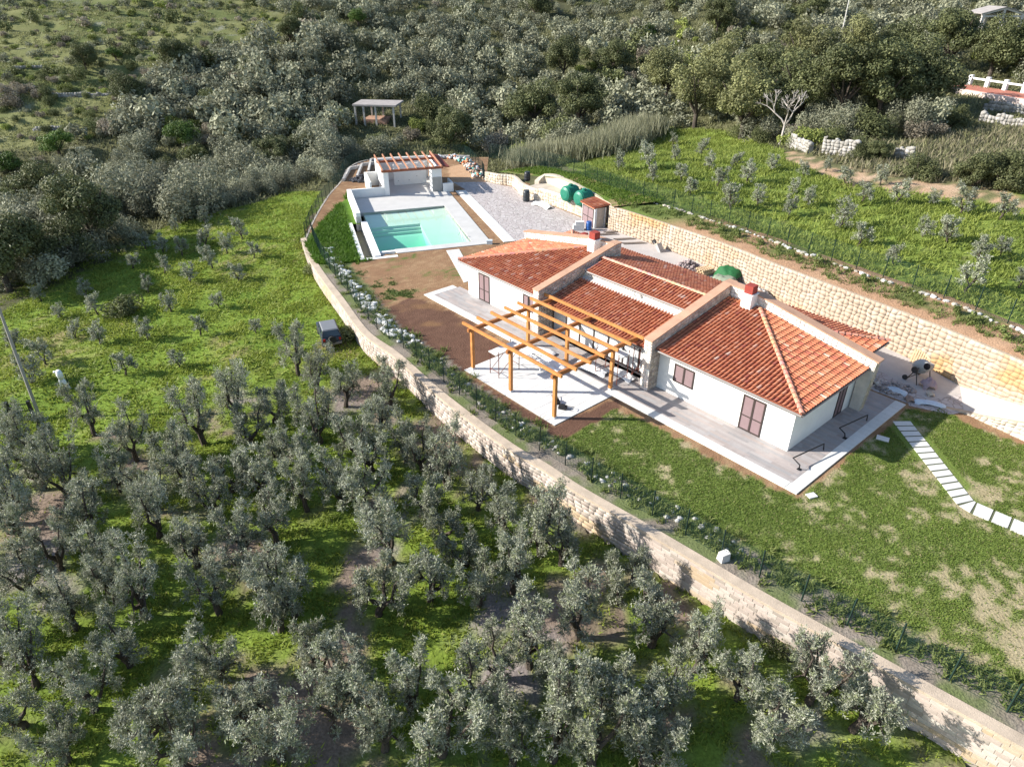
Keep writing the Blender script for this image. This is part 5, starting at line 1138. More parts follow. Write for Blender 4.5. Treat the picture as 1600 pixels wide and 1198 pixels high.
def olive_proto(seed, h=4.6, wide=1.0, tk=1.0, n=1050, leaf=(.125,.04), lean=0):
    """crooked trunk, 3-4 rising limbs, side branches, and leafy sprays (7 leaves each) around the branch ends"""
    r = np.random.default_rng(seed); mb = MB(); lobes = []; bk = (1,1,1)
    th = h*r.uniform(.12, .2); top = np.array([r.uniform(-.2,.2)+lean*.4, r.uniform(-.2,.2), th])
    mb.tube([(0,0,-.3),(top[0]*.3+.06*tk,top[1]*.4,th*.5),tuple(top)], [.24*tk,.17*tk,.16*tk], 7)
    nl = r.integers(3, 5); a0 = r.uniform(0, 6.28); sc = h/4.6
    for i in range(nl):
        a = a0+i*6.28/nl+r.uniform(-.5,.5); rad = r.uniform(.45, 1.35)*wide*sc; hh = h*r.uniform(.55, .9)
        mid = top+np.array([math.cos(a)*rad*.6, math.sin(a)*rad*.6, (hh-th)*r.uniform(.3, .45)]); end = np.array([top[0]+math.cos(a)*rad+lean, top[1]+math.sin(a)*rad, hh])
        k1 = (top+mid)/2+r.normal(size=3)*.13*sc; k2 = (mid+end)/2+r.normal(size=3)*.14*sc
        mb.tube([tuple(top*.97), tuple(k1), tuple(mid), tuple(k2), tuple(end)], [.12*tk,.095*tk,.075*tk,.05*tk,.022*tk], 6)
        for f in (.1,.4,.7,.95,1.12):
            for j in range(2):
                b = r.uniform(0, 6.28); o = mid+(end-mid)*f; q = r.uniform(.18, .55)*sc*wide*(1.15-f*.4); c = o+np.array([math.cos(b)*q, math.sin(b)*q, r.uniform(-.2,.25)*sc]); k = r.uniform(.2, .37)*sc*wide**.5
                lobes.append((c, np.array([k, k, k*r.uniform(1.0, 1.7)])))
                mb.tube([tuple(o), tuple((o+c)/2+r.normal(size=3)*.04), tuple(c)], [.028*tk,.018*tk,.008*tk], 4, False)
        for j in range(2):
            b = a+r.uniform(-1.1,1.1); c = mid+np.array([math.cos(b)*.7*sc, math.sin(b)*.7*sc, r.uniform(-.55,.1)*sc]); k = r.uniform(.22, .36)*sc; lobes.append((c, np.array([k, k, k*1.25])))
            mb.tube([tuple(mid), tuple((mid+c)/2+r.normal(size=3)*.05), tuple(c)], [.04*tk,.026*tk,.012*tk], 5, False)
    p, nn, k, q = lobes_points(lobes, n, r, .15); keep = p[:, 2] > .25*sc; p, nn, k = p[keep], nn[keep], k[keep]; m = len(p)
    d = nn*.8+np.array([0,0,.45])+r.normal(size=(m, 3))*.45; d /= np.linalg.norm(d, axis=1)[:, None]
    t = np.clip(r.normal(.45, .25, m), 0, 1); lt = r.uniform(.85, 1.15, len(lobes))[k]
    cols = mixc((.18,.195,.13), (.42,.425,.335), t)*lt[:, None]; cols = mixc(cols, (.20,.235,.10), (r.uniform(0, 1, m) < .25)*.7)
    P_ = []; N_ = []; D_ = []; C_ = []
    for j in range(7):
        side = np.cross(d, r.normal(size=(m, 3))); side /= np.linalg.norm(side, axis=1)[:, None]+1e-9
        dd = d*.75+side*.65; dd /= np.linalg.norm(dd, axis=1)[:, None]; P_.append(p+d*(j-3)*leaf[0]*.33+side*leaf[0]*.3); D_.append(dd); C_.append(cols*r.uniform(.75, 1.25, (m, 1)))
    P_ = np.concatenate(P_); D_ = np.concatenate(D_); C_ = np.concatenate(C_); N = len(P_)
    s = np.cross(D_, r.normal(size=(N, 3))); s /= np.linalg.norm(s, axis=1)[:, None]+1e-9; L = leaf[0]*r.uniform(.7, 1.25, (N, 1)); W_ = leaf[1]*r.uniform(.75, 1.25, (N, 1))
    v = np.stack([P_-D_*L*.5, P_+s*W_*.5, P_+D_*L*.5, P_-s*W_*.5], 1).reshape(-1, 3)
    return mb.mesh('trunk'), fastmesh('crown', v, np.arange(4*N).reshape(N, 4), np.repeat(C_, 4, 0))
def bush_mesh(seed, rad, hgt, n, leaf, c0, c1, nl=9, name='foliage', shell=.5, up=.4):
    r = np.random.default_rng(seed); lobes = []
    for i in range(nl):
        a = r.uniform(0, 6.28); q = rad*.62*math.sqrt(r.uniform(0, 1)); k = rad*r.uniform(.34, .52); z = hgt*r.uniform(.3, .72)*(1-.35*(q/rad)**2)
        lobes.append((np.array([math.cos(a)*q, math.sin(a)*q, max(z, k*.5)]), np.array([k, k, k*r.uniform(.75, 1.0)*min(1.3, hgt/rad)])))
    p, nn, k, q = lobes_points(lobes, n, r, shell); keep = p[:, 2] > .02; p, nn = p[keep], nn[keep]; k = k[keep]
    nn = nn+np.array([0,0,up]); nn /= np.linalg.norm(nn, axis=1)[:, None]; tint = r.uniform(.85, 1.15, nl)[k]
    cols = mixc(c0, c1, r.uniform(0, 1, len(p)))*tint[:, None]
    v, f, c = leaves(p, nn, leaf*r.uniform(.6, 1.3, len(p)), leaf*.5*r.uniform(.7, 1.3, len(p)), cols, r, .35)
    return v, f, c
def oak_proto(seed, h=8., rad=4.2, n=13000, c0=(.055,.07,.026), c1=(.165,.175,.075)):
    r = np.random.default_rng(seed); mb = MB(); lobes = []; th = h*.2
    mb.tube([(0,0,-.6),(r.uniform(-.1,.1),r.uniform(-.1,.1),th*.5),(0,0,th)], [.34,.27,.25], 8)
    for i in range(6):
        a = i*1.05+r.uniform(-.3,.3); e = np.array([math.cos(a)*rad*.62, math.sin(a)*rad*.62, h*r.uniform(.52,.75)]); mb.tube([(0,0,th*.95), tuple(e*.5+np.array([0,0,th*.45])), tuple(e)], [.16,.11,.05], 6)
    for i in range(26):
        a = r.uniform(0, 6.28); q = rad*.78*math.sqrt(r.uniform(0, 1)); k = rad*r.uniform(.2, .36); z = h*(.20+.68*math.sqrt(max(0, 1-(q/rad)**2))*r.uniform(.15, 1)**.7); lobes.append((np.array([math.cos(a)*q, math.sin(a)*q, z]), np.array([k, k, k*.8])))
    p, nn, k, q = lobes_points(lobes, n, r, .6); nn = nn+np.array([0,0,.35]); nn /= np.linalg.norm(nn, axis=1)[:, None]
    cols = mixc(c0, c1, r.uniform(0, 1, len(p)))*r.uniform(.8, 1.2, 26)[k][:, None]
    v, f, c = leaves(p, nn, .27*r.uniform(.6, 1.3, len(p)), .16*r.uniform(.7, 1.3, len(p)), cols, r, .3)
    return mb.mesh('trunk'), fastmesh('crown', v, f, c)
def make_tree(name, tm, cm, mt, mc):
    if not tm.materials: tm.materials.append(mt)
    if not cm.materials: cm.materials.append(mc)
    def place(x, y, z, rz, s, label=None, cat='tree', group=None):
        o = empty(name, (x, y, z), rz, label, cat, group); o.scale = s if hasattr(s, '__len__') else (s, s, s)
        a = bpy.data.objects.new('trunk', tm); COL.objects.link(a); a.parent = o; b = bpy.data.objects.new('crown', cm); COL.objects.link(b); b.parent = o; return o
    return place
NTH = ['','first','second','third','fourth','fifth','sixth','seventh','eighth','ninth','tenth','eleventh','twelfth','thirteenth','fourteenth','fifteenth','sixteenth','seventeenth','eighteenth','nineteenth','twentieth']+['twenty-'+k for k in ('first','second','third','fourth','fifth','sixth','seventh','eighth','ninth')]+['thirtieth']+['thirty-'+k for k in ('first','second','third','fourth','fifth','sixth','seventh','eighth','ninth')]
def strip_labels(objs, pix, bands, fmt, fmt_last):
    """label every member by its column of the picture and its order upwards from the bottom"""
    by = {}
    for o, (u, v) in zip(objs, pix):
        b = next(n for lim, n in bands if u < lim); by.setdefault(b, []).append((v, o))
    for b, L in by.items():
        for i, (v, o) in enumerate(sorted(L, key=lambda t: -t[0])): o['label'] = fmt_last % b if i == 0 else fmt % (b, NTH[i+1])
OLV = [olive_proto(i, h=[4.2,4.5,3.7,4.6,3.9,4.3,3.5,4.4,4.0,3.2][i], wide=[1,.85,1.15,.75,1.05,.9,1.2,1,.8,1.1][i], lean=[0,.35,-.35,0,.25,-.3,0,.5,-.2,.2][i]) for i in range(10)]
OLP = [make_tree('olive_tree', t, c, m_bark, m_olive) for t, c in OLV]
GROVE = [(468,589),(492,618),(540,637),(430,662),(442,727),(500,692),(594,677),(582,737),(634,722),(659,737),(748,797),(474,752),(532,792),(572,807),(660,807),(482,802),
 (615,880),(672,937),(730,887),(748,947),(775,1062),(462,964),(415,922),(438,987),(500,1052),(557,1102),(640,1112),(846,872),(876,882),(964,947),(1085,1050),(828,1047),(868,1097),(937,1112),(1040,1112),
 (1262,1102),(1330,1142),(690,1180),(800,1192),(925,1196),(1010,1205),(150,682),(190,767),(215,722),(268,737),(322,697),(367,662),(345,807),(364,767),(70,767),(26,717),(78,722),(105,792),(148,842),
 (98,892),(172,902),(387,877),(182,944),(232,967),(204,1042),(12,1047),(57,1077),(285,1142),(42,1137),(108,1192),(295,1210),(385,1152),(440,1185),(-30,880),(-25,1010),(20,820),(345,960),(310,890),(120,985),(700,852),(790,852),(250,842),(432,852),(592,962),(350,1062),(150,1112),(232,1172),(520,1152),(600,1172),(742,1132),(980,1152),(905,1000),(1015,1012),(1150,1097),(1205,1152),(800,932),(862,1192),(62,932),(392,702),(300,762),(240,802),(45,852),(560,722),(700,762),(612,640),(415,782)]
def grove():
    r = random.Random(12); objs = []; pix = []
    for i, (u, v) in enumerate(GROVE):
        x, y, z = ground_at(u, v); s = r.uniform(.70, .96)
        o = OLP[(i*7+i//3) % 10](x, y, z-.05, r.uniform(0, 6.28), (s, s, s*r.uniform(1.0, 1.25)), 'x', 'olive tree', 'mature olive trees of the grove below the front wall'); objs.append(o); pix.append((u, v))
    strip_labels(objs, pix, [(60,'at the left edge'),(160,'in the far left strip'),(260,'left of the left quarter line'),(400,'right of the left quarter line'),(520,'in the left centre strip'),(640,'left of the centre'),(760,'just left of the middle'),(900,'just right of the middle'),(1060,'right of the centre'),(1200,'well right of the centre'),(9999,'towards the right bottom corner')],
                 'mature olive tree %s, %s up from the bottom', 'mature olive tree %s, nearest the bottom of the photo')
grove()
YO = []
for i in range(4):
    t, c = olive_proto(50+i, h=2.6, wide=.85, tk=.4, n=260, leaf=(.15,.055)); YO.append(make_tree('young_olive_tree', t, c, m_bark, m_olive))
def young(lst, bands, group, where, smin, smax, seed):
    r = random.Random(seed); objs = []
    for i, (u, v) in enumerate(lst):
        x, y, z = ground_at(u, v); s = r.uniform(smin, smax); objs.append(YO[i % 4](x, y, z, r.uniform(0, 6.28), (s*1.2, s*1.2, s*r.uniform(.85, 1.1)), 'x', 'olive tree', group))
    strip_labels(objs, lst, bands, 'young olive tree in the '+where+' %s, %s from the near side', 'young olive tree in the '+where+' %s, nearest the camera')
young([(66,471),(136,467),(95,497),(118,529),(155,494),(233,459),(268,487),(343,480),(313,526),(233,533),(157,537),(72,570),(196,587),(282,575),(298,442),(373,440),(258,428),(333,420),(355,397),(322,385),(285,402),(208,420),(255,395),(228,390),(275,362),(302,345),(322,354),(380,375),(397,405),(400,522),(24,545),(50,602)],
      [(110,'on the far left'),(200,'left of its middle'),(290,'at its middle'),(345,'right of its middle'),(9999,'by the wall')], 'young olives in the left field', 'left field', .55, .85, 3)
young([(966,267),(1015,265),(1055,252),(1094,242),(1020,287),(1064,282),(1107,266),(1149,260),(1077,307),(1120,292),(1166,287),(1142,327),(1050,228),(1010,248),(1205,268),(1255,278),(1290,268),(1320,290),(1375,290),(1237,302),(1345,318),(1400,320),(1455,322),(1500,335),(1560,345),(1232,340),(1262,322),(1310,358),(1395,416),(1507,458),(1527,410),(1440,370),(1340,385),(1562,400),(1183,322),(1480,380),(1590,450),(1000,232)],
      [(1030,'at its left end'),(1100,'left of the centre'),(1180,'above the rubble'),(1270,'at its centre'),(1370,'right of the centre'),(1480,'towards the right'),(9999,'at the right edge')], 'young olives in the upper field', 'upper field', .65, 1.0, 5)
# big trees
OAK = [make_tree('holm_oak', *oak_proto(80+i, h=[8,7.2,8.6][i], rad=[4.2,4.6,3.9][i]), m_bark, m_oak) for i in range(3)]
OAKL = [make_tree('oak_tree', *oak_proto(90+i, h=8.2, rad=4.2, n=11000, c0=(.12,.13,.05), c1=(.25,.25,.11)), m_bark, m_oak) for i in range(2)]
GRN = [make_tree('green_tree', *oak_proto(95+i, h=5, rad=3.0, n=5000, c0=(.055,.10,.018), c1=(.13,.20,.04)), m_bark, m_oak) for i in range(2)]
BIG = [(705,236,.72,0,'round dark holm oak just behind the pool house'),(835,200,.95,0,'broad holm oak left of the reed bed'),(905,205,.95,0,'holm oak overhanging the dark hollow behind the reeds'),(880,125,.85,0,'holm oak higher up behind the reed bed'),(955,118,.8,0,'holm oak below the clearing with the dry stone wall'),
 (1085,200,1.05,1,'pale leaved oak with a bare trunk left at the top of the upper field'),(1157,218,1.1,1,'pale leaved oak with a bare trunk right at the top of the upper field'),(1040,160,.95,1,'pale leaved oak standing behind the reeds at the field corner'),(1120,150,1,1,'pale leaved oak behind the two bare trunked oaks'),(1185,165,.95,0,'dark holm oak left above the dead tree'),
 (1250,185,1.05,0,'dark holm oak right above the dead tree'),(1310,190,1.05,0,'large dark holm oak in the middle of the wood on the right'),(1370,185,1.0,0,'large holm oak right of the middle of the right wood'),(1430,170,1.05,0,'large dark holm oak left of the red terrace'),(1250,120,.9,1,'pale crowned oak in the second row above the dead tree'),(1330,115,.9,1,'pale crowned oak in the second row of the right wood'),
 (1400,112,.95,0,'holm oak in the second row left of the red terrace'),(1478,112,.95,0,'holm oak right behind the left end of the red terrace'),(1545,122,.9,0,'holm oak behind the middle of the red terrace'),(1600,128,.95,0,'holm oak behind the red terrace at the photo edge'),(1120,55,.75,0,'dark oak standing beside the white utility pole'),(1012,62,.55,2,'small round green tree in the clearing of the far grove'),(838,32,.9,0,'dark oak at the top edge above the centre'),
 (1265,45,.7,0,'dark oak left of the upper right utility pole'),(292,232,.75,2,'bright green round tree on the left hillside'),(203,162,.62,0,'dark round oak on the grassy left hillside'),(94,245,.7,2,'bright green tree at the foot of the left hillside'),(135,112,.5,0,'lone dark tree on the open grassy hillside'),(182,95,.45,2,'green bush like tree beside the lone dark tree'),(150,392,.8,0,'large dark oak at the edge of the left field'),
 (15,455,.8,0,'large dark oak at the left photo edge above the field'),(112,420,.6,0,'dark oak between the two large ones at the left field'),(280,120,.7,0,'dark oak among grey bushes on the left slope'),(20,275,.6,2,'green tree at the far left below the hillside'),(70,330,.8,0,'dark oak in the thicket left of the left field'),(430,275,.6,0,'dark bush like oak left of the pool fence'),(480,262,.55,0,'dark bush like oak behind the pool fence corner'),
 (560,40,.6,2,'green tree near the top edge left of the centre'),(455,70,.6,0,'dark round oak at the edge of the open hillside'),(1490,198,.36,0,'round dark evergreen bush below the red terrace'),(1432,276,.4,0,'dark evergreen bush on the earth bank, left of two larger ones'),(1520,290,.46,0,'large dark evergreen bush on the earth bank'),(1572,296,.5,0,'dark evergreen bush at the right end of the earth bank'),(1345,245,.34,0,'small evergreen bush beside the ruined wall'),(1370,250,.3,0,'smallest evergreen bush right of the ruined wall')]
for i, (u, v, s, k, lab) in enumerate(BIG):
    x, y, z = ground_at(u, v); low = s < .52 and k == 0; pl = [OAK[i % 3], OAKL[i % 2], GRN[i % 2]][k]
    pl(x, y, z-(1.6*s/.5*.9 if low and v > 160 else .1), i*1.7, s*(1.15 if not low else 1.25), lab, 'tree')
# dead tree
def dead_tree():
    x, y, z = ground_at(1217,228); o = empty('dead_tree', (x, y, z), .4, 'bare grey dead tree beside the ruined wall', 'tree'); mb = MB(); r = random.Random(9)
    def grow(p, d, L, rad, n):
        q = p+d*L; k = (p+q)/2+Vector((r.uniform(-.1,.1), r.uniform(-.1,.1), 0))*L; mb.tube([p, k, q], [rad, rad*.8, rad*.6], 5, False)
        if n == 0: return
        for i in range(3 if n > 1 else 4):
            e = (d+Vector((r.uniform(-.9,.9), r.uniform(-.9,.9), r.uniform(-.2,.6)))).normalized(); grow(q, e, L*r.uniform(.6,.8), rad*.6, n-1)
    grow(Vector((0,0,-.3)), Vector((.1,0,1)), 2.6, .2, 4); mb.build('branches', M('grey_dead_wood', (.40,.36,.33), .9, .2, 3), o)
dead_tree()
# ---- hillside scrub: single bushes near, one mass beyond
GREY = ((.155,.163,.10), (.315,.315,.22)); DRK = ((.075,.092,.034), (.20,.215,.09)); DRY = ((.19,.165,.12), (.33,.285,.215)); YEL = ((.15,.185,.045), (.30,.33,.09))
BSH = []
for i, (c, rad, h, n) in enumerate([(GREY,1.9,2.9,1500),(GREY,2.2,3.2,1700),(GREY,1.6,2.3,1200),(DRK,1.9,2.4,1400),(DRK,1.4,1.8,1000),(DRY,1.5,1.7,900),(YEL,1.2,1.4,800)]):
    v, f, cc = bush_mesh(120+i, rad, h, int(n*1.7), .21, c[0], c[1], 10); me = fastmesh('bush', v, f, cc); me.materials.append(m_shrub); BSH.append(me)
BN = [('olive_bush','grey leaved olive bush in the thicket on the far slope','bush','grey olive bushes of the thicket'),('evergreen_bush','dark green bush in the thicket on the far slope','bush','dark bushes of the thicket'),('dry_bush','dry brownish bush in the thicket on the far slope','bush','dry bushes of the thicket'),('broom_bush','yellow green bush in the thicket on the far slope','bush','yellow green bushes of the thicket')]
TERR_CLEAR = [[(545,160),(645,160),(635,222),(550,222)],[(1470,112),(1640,140),(1640,222),(1515,205),(1470,168)],[(1505,45),(1610,45),(1610,92),(1505,92)]]
def scrub():
    r = np.random.default_rng(31); N = 15000
    Y = 52+(r.uniform(0, 1, N)**1.2)*235; X = r.uniform(-1, 1, N)*(Y*.86+14); hx = r.uniform(0, 1, N) < .36; Y = np.where(hx, r.uniform(105, 235, N), Y); X = np.where(hx, -r.uniform(.25, .9, N)*Y, X); Z = tz(X, Y); u, v = proj(X, Y, Z)
    ok = (u > -60) & (u < 1660) & (v > -25) & (v < 480)
    j = r.normal(size=N)*5
    ok &= ~inpoly(u, v+j, LFIELD) & ~inpoly(u, v+j, UFIELD) & ~inpoly(u, v, [(470,420),(535,262),(640,228),(755,238),(800,262),(870,262),(1100,335),(1600,560),(1600,700),(500,700)])
    ok &= ~((X > -22) & (Y < 80)) & ~((Y < 78) & (v > 470)) & ~inpoly(u, v, BANK)
    for c in TERR_CLEAR: ok &= ~inpoly(u, v, c)
    hg = inpoly(u+j, v+j, HILLG); ok &= ~hg | (r.uniform(0, 1, N) < .6)
    dens = .36+.64*sstep(.36, .55, fbm(X*.05, Y*.05, 77)); ok &= r.uniform(0, 1, N) < dens
    right = (u > 1180) & (v < 90); ok &= ~right | (r.uniform(0, 1, N) < .75)
    drier = inpoly(u, v, [(1330,225),(1640,180),(1640,300),(1330,270)])
    idx = np.where(ok)[0]; idx = idx[np.argsort(Y[idx])]
    kept = []; cell = {}
    for i in idx:                        # keep crowns from piling up on one another
        md = 1.45+.006*max(0, Y[i]-100) if not hg[i] else 1.25; c = (int(X[i]//3), int(Y[i]//3)); near = False
        for a in (-1,0,1):
            for b in (-1,0,1):
                for q in cell.get((c[0]+a, c[1]+b), ()):
                    if (X[q]-X[i])**2+(Y[q]-Y[i])**2 < md*md: near = True
        if not near: cell.setdefault(c, []).append(i); kept.append(i)
    nz = fbm(X*.035, Y*.035, 99); count = [0,0,0,0]; V = []; Fq = []; C = []; base = 0
    low = []
    for i, (c, n) in enumerate([(GREY,380),(GREY,400),(GREY,300),(DRK,340),(DRK,260),(DRY,220),(YEL,200)]):
        low.append(bush_mesh(220+i, [1.9,2.2,1.6,1.9,1.4,1.5,1.2][i], [2.9,3.2,2.3,2.4,1.8,1.7,1.4][i], n, .46, c[0], c[1], 8, shell=.6))
    for i in kept:
        t = r.uniform(0, 1)
        if drier[i]: k = 5 if t < .7 else 4
        elif hg[i]: k = [3,4,6,5,2][int(t*5)]
        else: k = (int(r.integers(0, 3)) if t < .38+.62*sstep(.36, .6, nz[i]) else [3,4,3,5,6][int(r.integers(0, 5))])
        fam = 0 if k < 3 else 1 if k < 5 else 2 if k == 5 else 3
        s = min(1.75, .55+r.gamma(2.2, .22))*(r.uniform(.3, .8) if hg[i] else 1); rz = r.uniform(0, 6.28)
        if count[fam] < (250 if fam == 0 else 90):
            count[fam] += 1; o = bpy.data.objects.new(BN[fam][0], BSH[k]); COL.objects.link(o); o.location = (X[i], Y[i], Z[i]-.1); o.rotation_euler = (0, 0, rz); o.scale = (s, s, s*r.uniform(.85, 1.2)); tag(o, *BN[fam][1:])
        else:
            v_, f_, c_ = low[k]; ca, sa = math.cos(rz), math.sin(rz); w = np.stack([(v_[:, 0]*ca-v_[:, 1]*sa)*s+X[i], (v_[:, 0]*sa+v_[:, 1]*ca)*s+Y[i], v_[:, 2]*s+Z[i]-.1], 1); V.append(w); Fq.append(f_+base); C.append(c_*r.uniform(.62, 1.3)); base += len(w)
    o = link('hillside_scrub', fastmesh('hillside_scrub', np.concatenate(V), np.concatenate(Fq), np.concatenate(C)), m_shrub); tag(o, 'dense grey green scrub covering the distant hillside', 'scrub', kind='stuff')
    print('bushes', count, 'mass', len(V), 'quads', base//4)
scrub()
# ---- reeds, grass
def blades(name, X, Y, Z, hgt, wid, cols, label, cat, lean=.5, seed=0):
    r = np.random.default_rng(seed); n = len(X); a = r.uniform(0, 6.28, n); h = hgt*r.uniform(.55, 1.25, n); w = wid*r.uniform(.7, 1.3, n)
    lx = r.normal(size=n)*lean*h; ly = r.normal(size=n)*lean*h
    v = np.stack([np.stack([X-np.cos(a)*w/2, Y-np.sin(a)*w/2, Z], 1), np.stack([X+np.cos(a)*w/2, Y+np.sin(a)*w/2, Z], 1), np.stack([X+lx, Y+ly, Z+h], 1)], 1).reshape(-1, 3)
    o = link(name, fastmesh(name, v, np.arange(3*n).reshape(n, 3), np.repeat(cols, 3, 0)), m_grass); return tag(o, label, cat, kind='stuff')
def scatter(n, x0, x1, y0, y1, r): return r.uniform(x0, x1, n), r.uniform(y0, y1, n)
def grass_all():
    r = np.random.default_rng(5)
    X, Y = scatter(520000, -46, 24, 9, 62, r); Z = tz(X, Y); u, v = proj(X, Y, Z); g = grove_green(X, Y); lf = inpoly(u, v, LFIELD)
    clump = fbm(X*1.3, Y*1.3, 101); ok = (u > -30) & (u < 1630) & (v < 1230) & (X < fw_x(np.clip(Y, 5, 61))-.5) & ~lf & (r.uniform(0, 1, len(X)) < g*sstep(.35, .6, clump)*.95+.04)
    X, Y, Z = X[ok], Y[ok], Z[ok]; t = fbm(X*.5, Y*.5, 103)*.6+r.uniform(0, .4, len(X)); cols = mixc((.12,.175,.026), (.32,.37,.06), t)
    cols = mixc(cols, (.26,.24,.09), (r.uniform(0, 1, len(X)) < .06)*.8); blades('grove_grass', X, Y, Z, .17, .07, cols, 'bright green weeds and grass under the olive trees', 'grass', .7, 1)
    n1 = len(X)
    X, Y = scatter(380000, -75, -10, 24, 92, r); Z = tz(X, Y); u, v = proj(X, Y, Z); ok = inpoly(u, v, LFIELD) & (u > -30) & (r.uniform(0, 1, len(X)) < .25+.75*sstep(.4, .6, fbm(X*.7, Y*.7, 111))) & (X < fw_x(np.clip(Y, 5, 61))-.5)
    X, Y, Z = X[ok], Y[ok], Z[ok]; t = fbm(X*.35, Y*.35, 113)*.7+r.uniform(0, .3, len(X)); cols = mixc((.14,.195,.03), (.34,.385,.068), t); blades('field_grass', X, Y, Z, .2, .11, cols, 'bright green grass of the left field', 'grass', .8, 2)
    n2 = len(X)
    X, Y = scatter(380000, 0, 75, 22, 105, r); d = X-bw_x(Y); Z = tz(X, Y); u, v = proj(X, Y, Z); ok = (d > 4.6) & (u < 1640) & (u > 850) & (inpoly(u, v, UFIELD)) & ~inpoly(u, v, BANK) & (r.uniform(0, 1, len(X)) < .2+.8*sstep(.36, .6, fbm(X*.8, Y*.8, 121)))
    X, Y, Z = X[ok], Y[ok], Z[ok]; t = fbm(X*.4, Y*.4, 123)*.65+r.uniform(0, .35, len(X)); cols = mixc((.12,.175,.034), (.32,.36,.08), t); blades('upper_field_grass', X, Y, Z, .34, .13, cols, 'tall green grass of the upper field', 'grass', .55, 3)
    n3 = len(X)
    X, Y = scatter(420000, -1, 30, 10, 34, r); u, v, lawn, dark, lush, strip = yard_masks(X, Y); a, b = hloc(X, Y)
    ok = lawn & ~strip & (u < 1640) & (v < 1230) & (r.uniform(0, 1, len(X)) < 1-.93*lawn_bare(X, Y, u, v)) & ~((a > -2.1) & (a < 28.2) & (b > -2.72)) & ~((a > 8.8) & (a < 16.8) & (b > -7.3)) & (X < bw_x(Y)-1)
    ok &= ~((X > 20.2) & (X < 21.7) & (Y > 23.6) & (Y < 31.4)) & ~((X > 20.4) & (X < 25) & (np.abs((X-20.9)*.96+(Y-23.95)) < .55))
    dr = (X-24.9)*.84-(31.7-Y)*.54; ok &= ~((dr > -.1) & (Y < 32.5))
    X, Y = X[ok], Y[ok]; t = fbm(X*.6, Y*.6, 131)*.55+r.uniform(0, .45, len(X)); cols = mixc((.085,.135,.026), (.21,.265,.055), t); cols = mixc(cols, (.30,.25,.13), (r.uniform(0, 1, len(X)) < .07)*.8)
    blades('lawn_grass', X, Y, np.zeros(len(X)), .05, .055, cols, 'short patchy green lawn around the house', 'lawn', .8, 4); n4 = len(X)
    X, Y = scatter(60000, -20.3, -8, 52, 80, r); u, v, lawn, dark, lush, strip = yard_masks(X, Y); p, q = ploc(X, Y); ok = lush & ~((p > -1.8) & (q > -1.8) & (q < 17)) ; X, Y = X[ok], Y[ok]; t = fbm(X*.8, Y*.8, 141)*.6+r.uniform(0, .4, len(X))
    blades('pool_side_weeds', X, Y, np.zeros(len(X)), .32, .12, mixc((.045,.12,.012), (.14,.235,.03), t), 'lush green weeds left of the pool', 'weeds', .7, 5)
    # weeds along the front fence, on the planting strip and patches on the brown soil
    X = []; Y = []; Z = []
    for k in range(520):
        i = r.integers(6, len(FW)-2); pnt = FW[i]-FWn[i]*abs(r.normal(1.35, .42)); m = 26; X.append(pnt[0]+r.normal(size=m)*.13); Y.append(pnt[1]+r.normal(size=m)*.13); Z.append(np.zeros(m))
    for k in range(420):
        i = r.integers(4, len(BW)-2); pnt = BW[i]+BWn[i]*r.uniform(.8, 3.3); m = 22; x = pnt[0]+r.normal(size=m)*.15; y = pnt[1]+r.normal(size=m)*.15; X.append(x); Y.append(y); Z.append(upper_z(x, y))
    X = np.concatenate(X); Y = np.concatenate(Y); Z = np.concatenate(Z); blades('fence_weeds', X, Y, Z, .26, .075, mixc((.09,.13,.03), (.22,.25,.08), r.uniform(0, 1, len(X))), 'low weeds growing along the fences', 'weeds', .6, 6)
    X, Y = scatter(60000, -17, 0, 42, 58, r); u, v, lawn, dark, lush, strip = yard_masks(X, Y); a, b = hloc(X, Y); p, q = ploc(X, Y)
    w = sstep(.52, .66, fbm(X*.5, Y*.5, 91)*.6+fbm(X*3, Y*3, 85)*.4); ok = (v > 400) & (v < 470) & (u < 720) & (u > 535) & ~dark & ~strip & (b < -2.6-(a+2)*.0) & (q < -1.8) & (r.uniform(0, 1, len(X)) < w); X, Y = X[ok], Y[ok]
    blades('soil_weeds', X, Y, np.zeros(len(X)), .09, .07, mixc((.05,.085,.02), (.12,.15,.04), r.uniform(0, 1, len(X))), 'sparse grass tufts on the brown soil below the pool', 'weeds', .7, 7)
    # bank grass above the tanks
    X, Y = scatter(26000, -1, 14, 62.5, 82, r); x0 = np.interp(Y, [63.6,67.4,72.8,75.2,82], [9.3,7.7,5.0,3.4,-1.5]); z0 = np.interp(Y, [62,72.8,76,82], [2.28,2.28,1.6,.6]); d = X-x0; ok = (d > .4) & (d < 4.6); X, Y = X[ok], Y[ok]
    blades('bank_grass', X, Y, (z0+d*.12)[ok], .2, .1, mixc((.06,.12,.016), (.16,.22,.035), r.uniform(0, 1, len(X))), 'green grass on the bank above the water tanks', 'grass', .6, 8)
    # hillside grass tussocks
    X, Y = scatter(330000, -150, -25, 95, 230, r); Z = tz(X, Y); u, v = proj(X, Y, Z); ok = inpoly(u, v, HILLG) & (u > -40) & (v > -30) & (r.uniform(0, 1, len(X)) < sstep(.4, .58, fbm(X*.45, Y*.45, 151))); X, Y, Z = X[ok], Y[ok], Z[ok]
    blades('hillside_grass', X, Y, Z, .3, .2, mixc((.14,.16,.05), (.34,.33,.17), fbm(X*.1, Y*.1, 153)*.5+r.uniform(0, .5, len(X))), 'dry yellow green grass of the open hillside', 'grass', .6, 9)
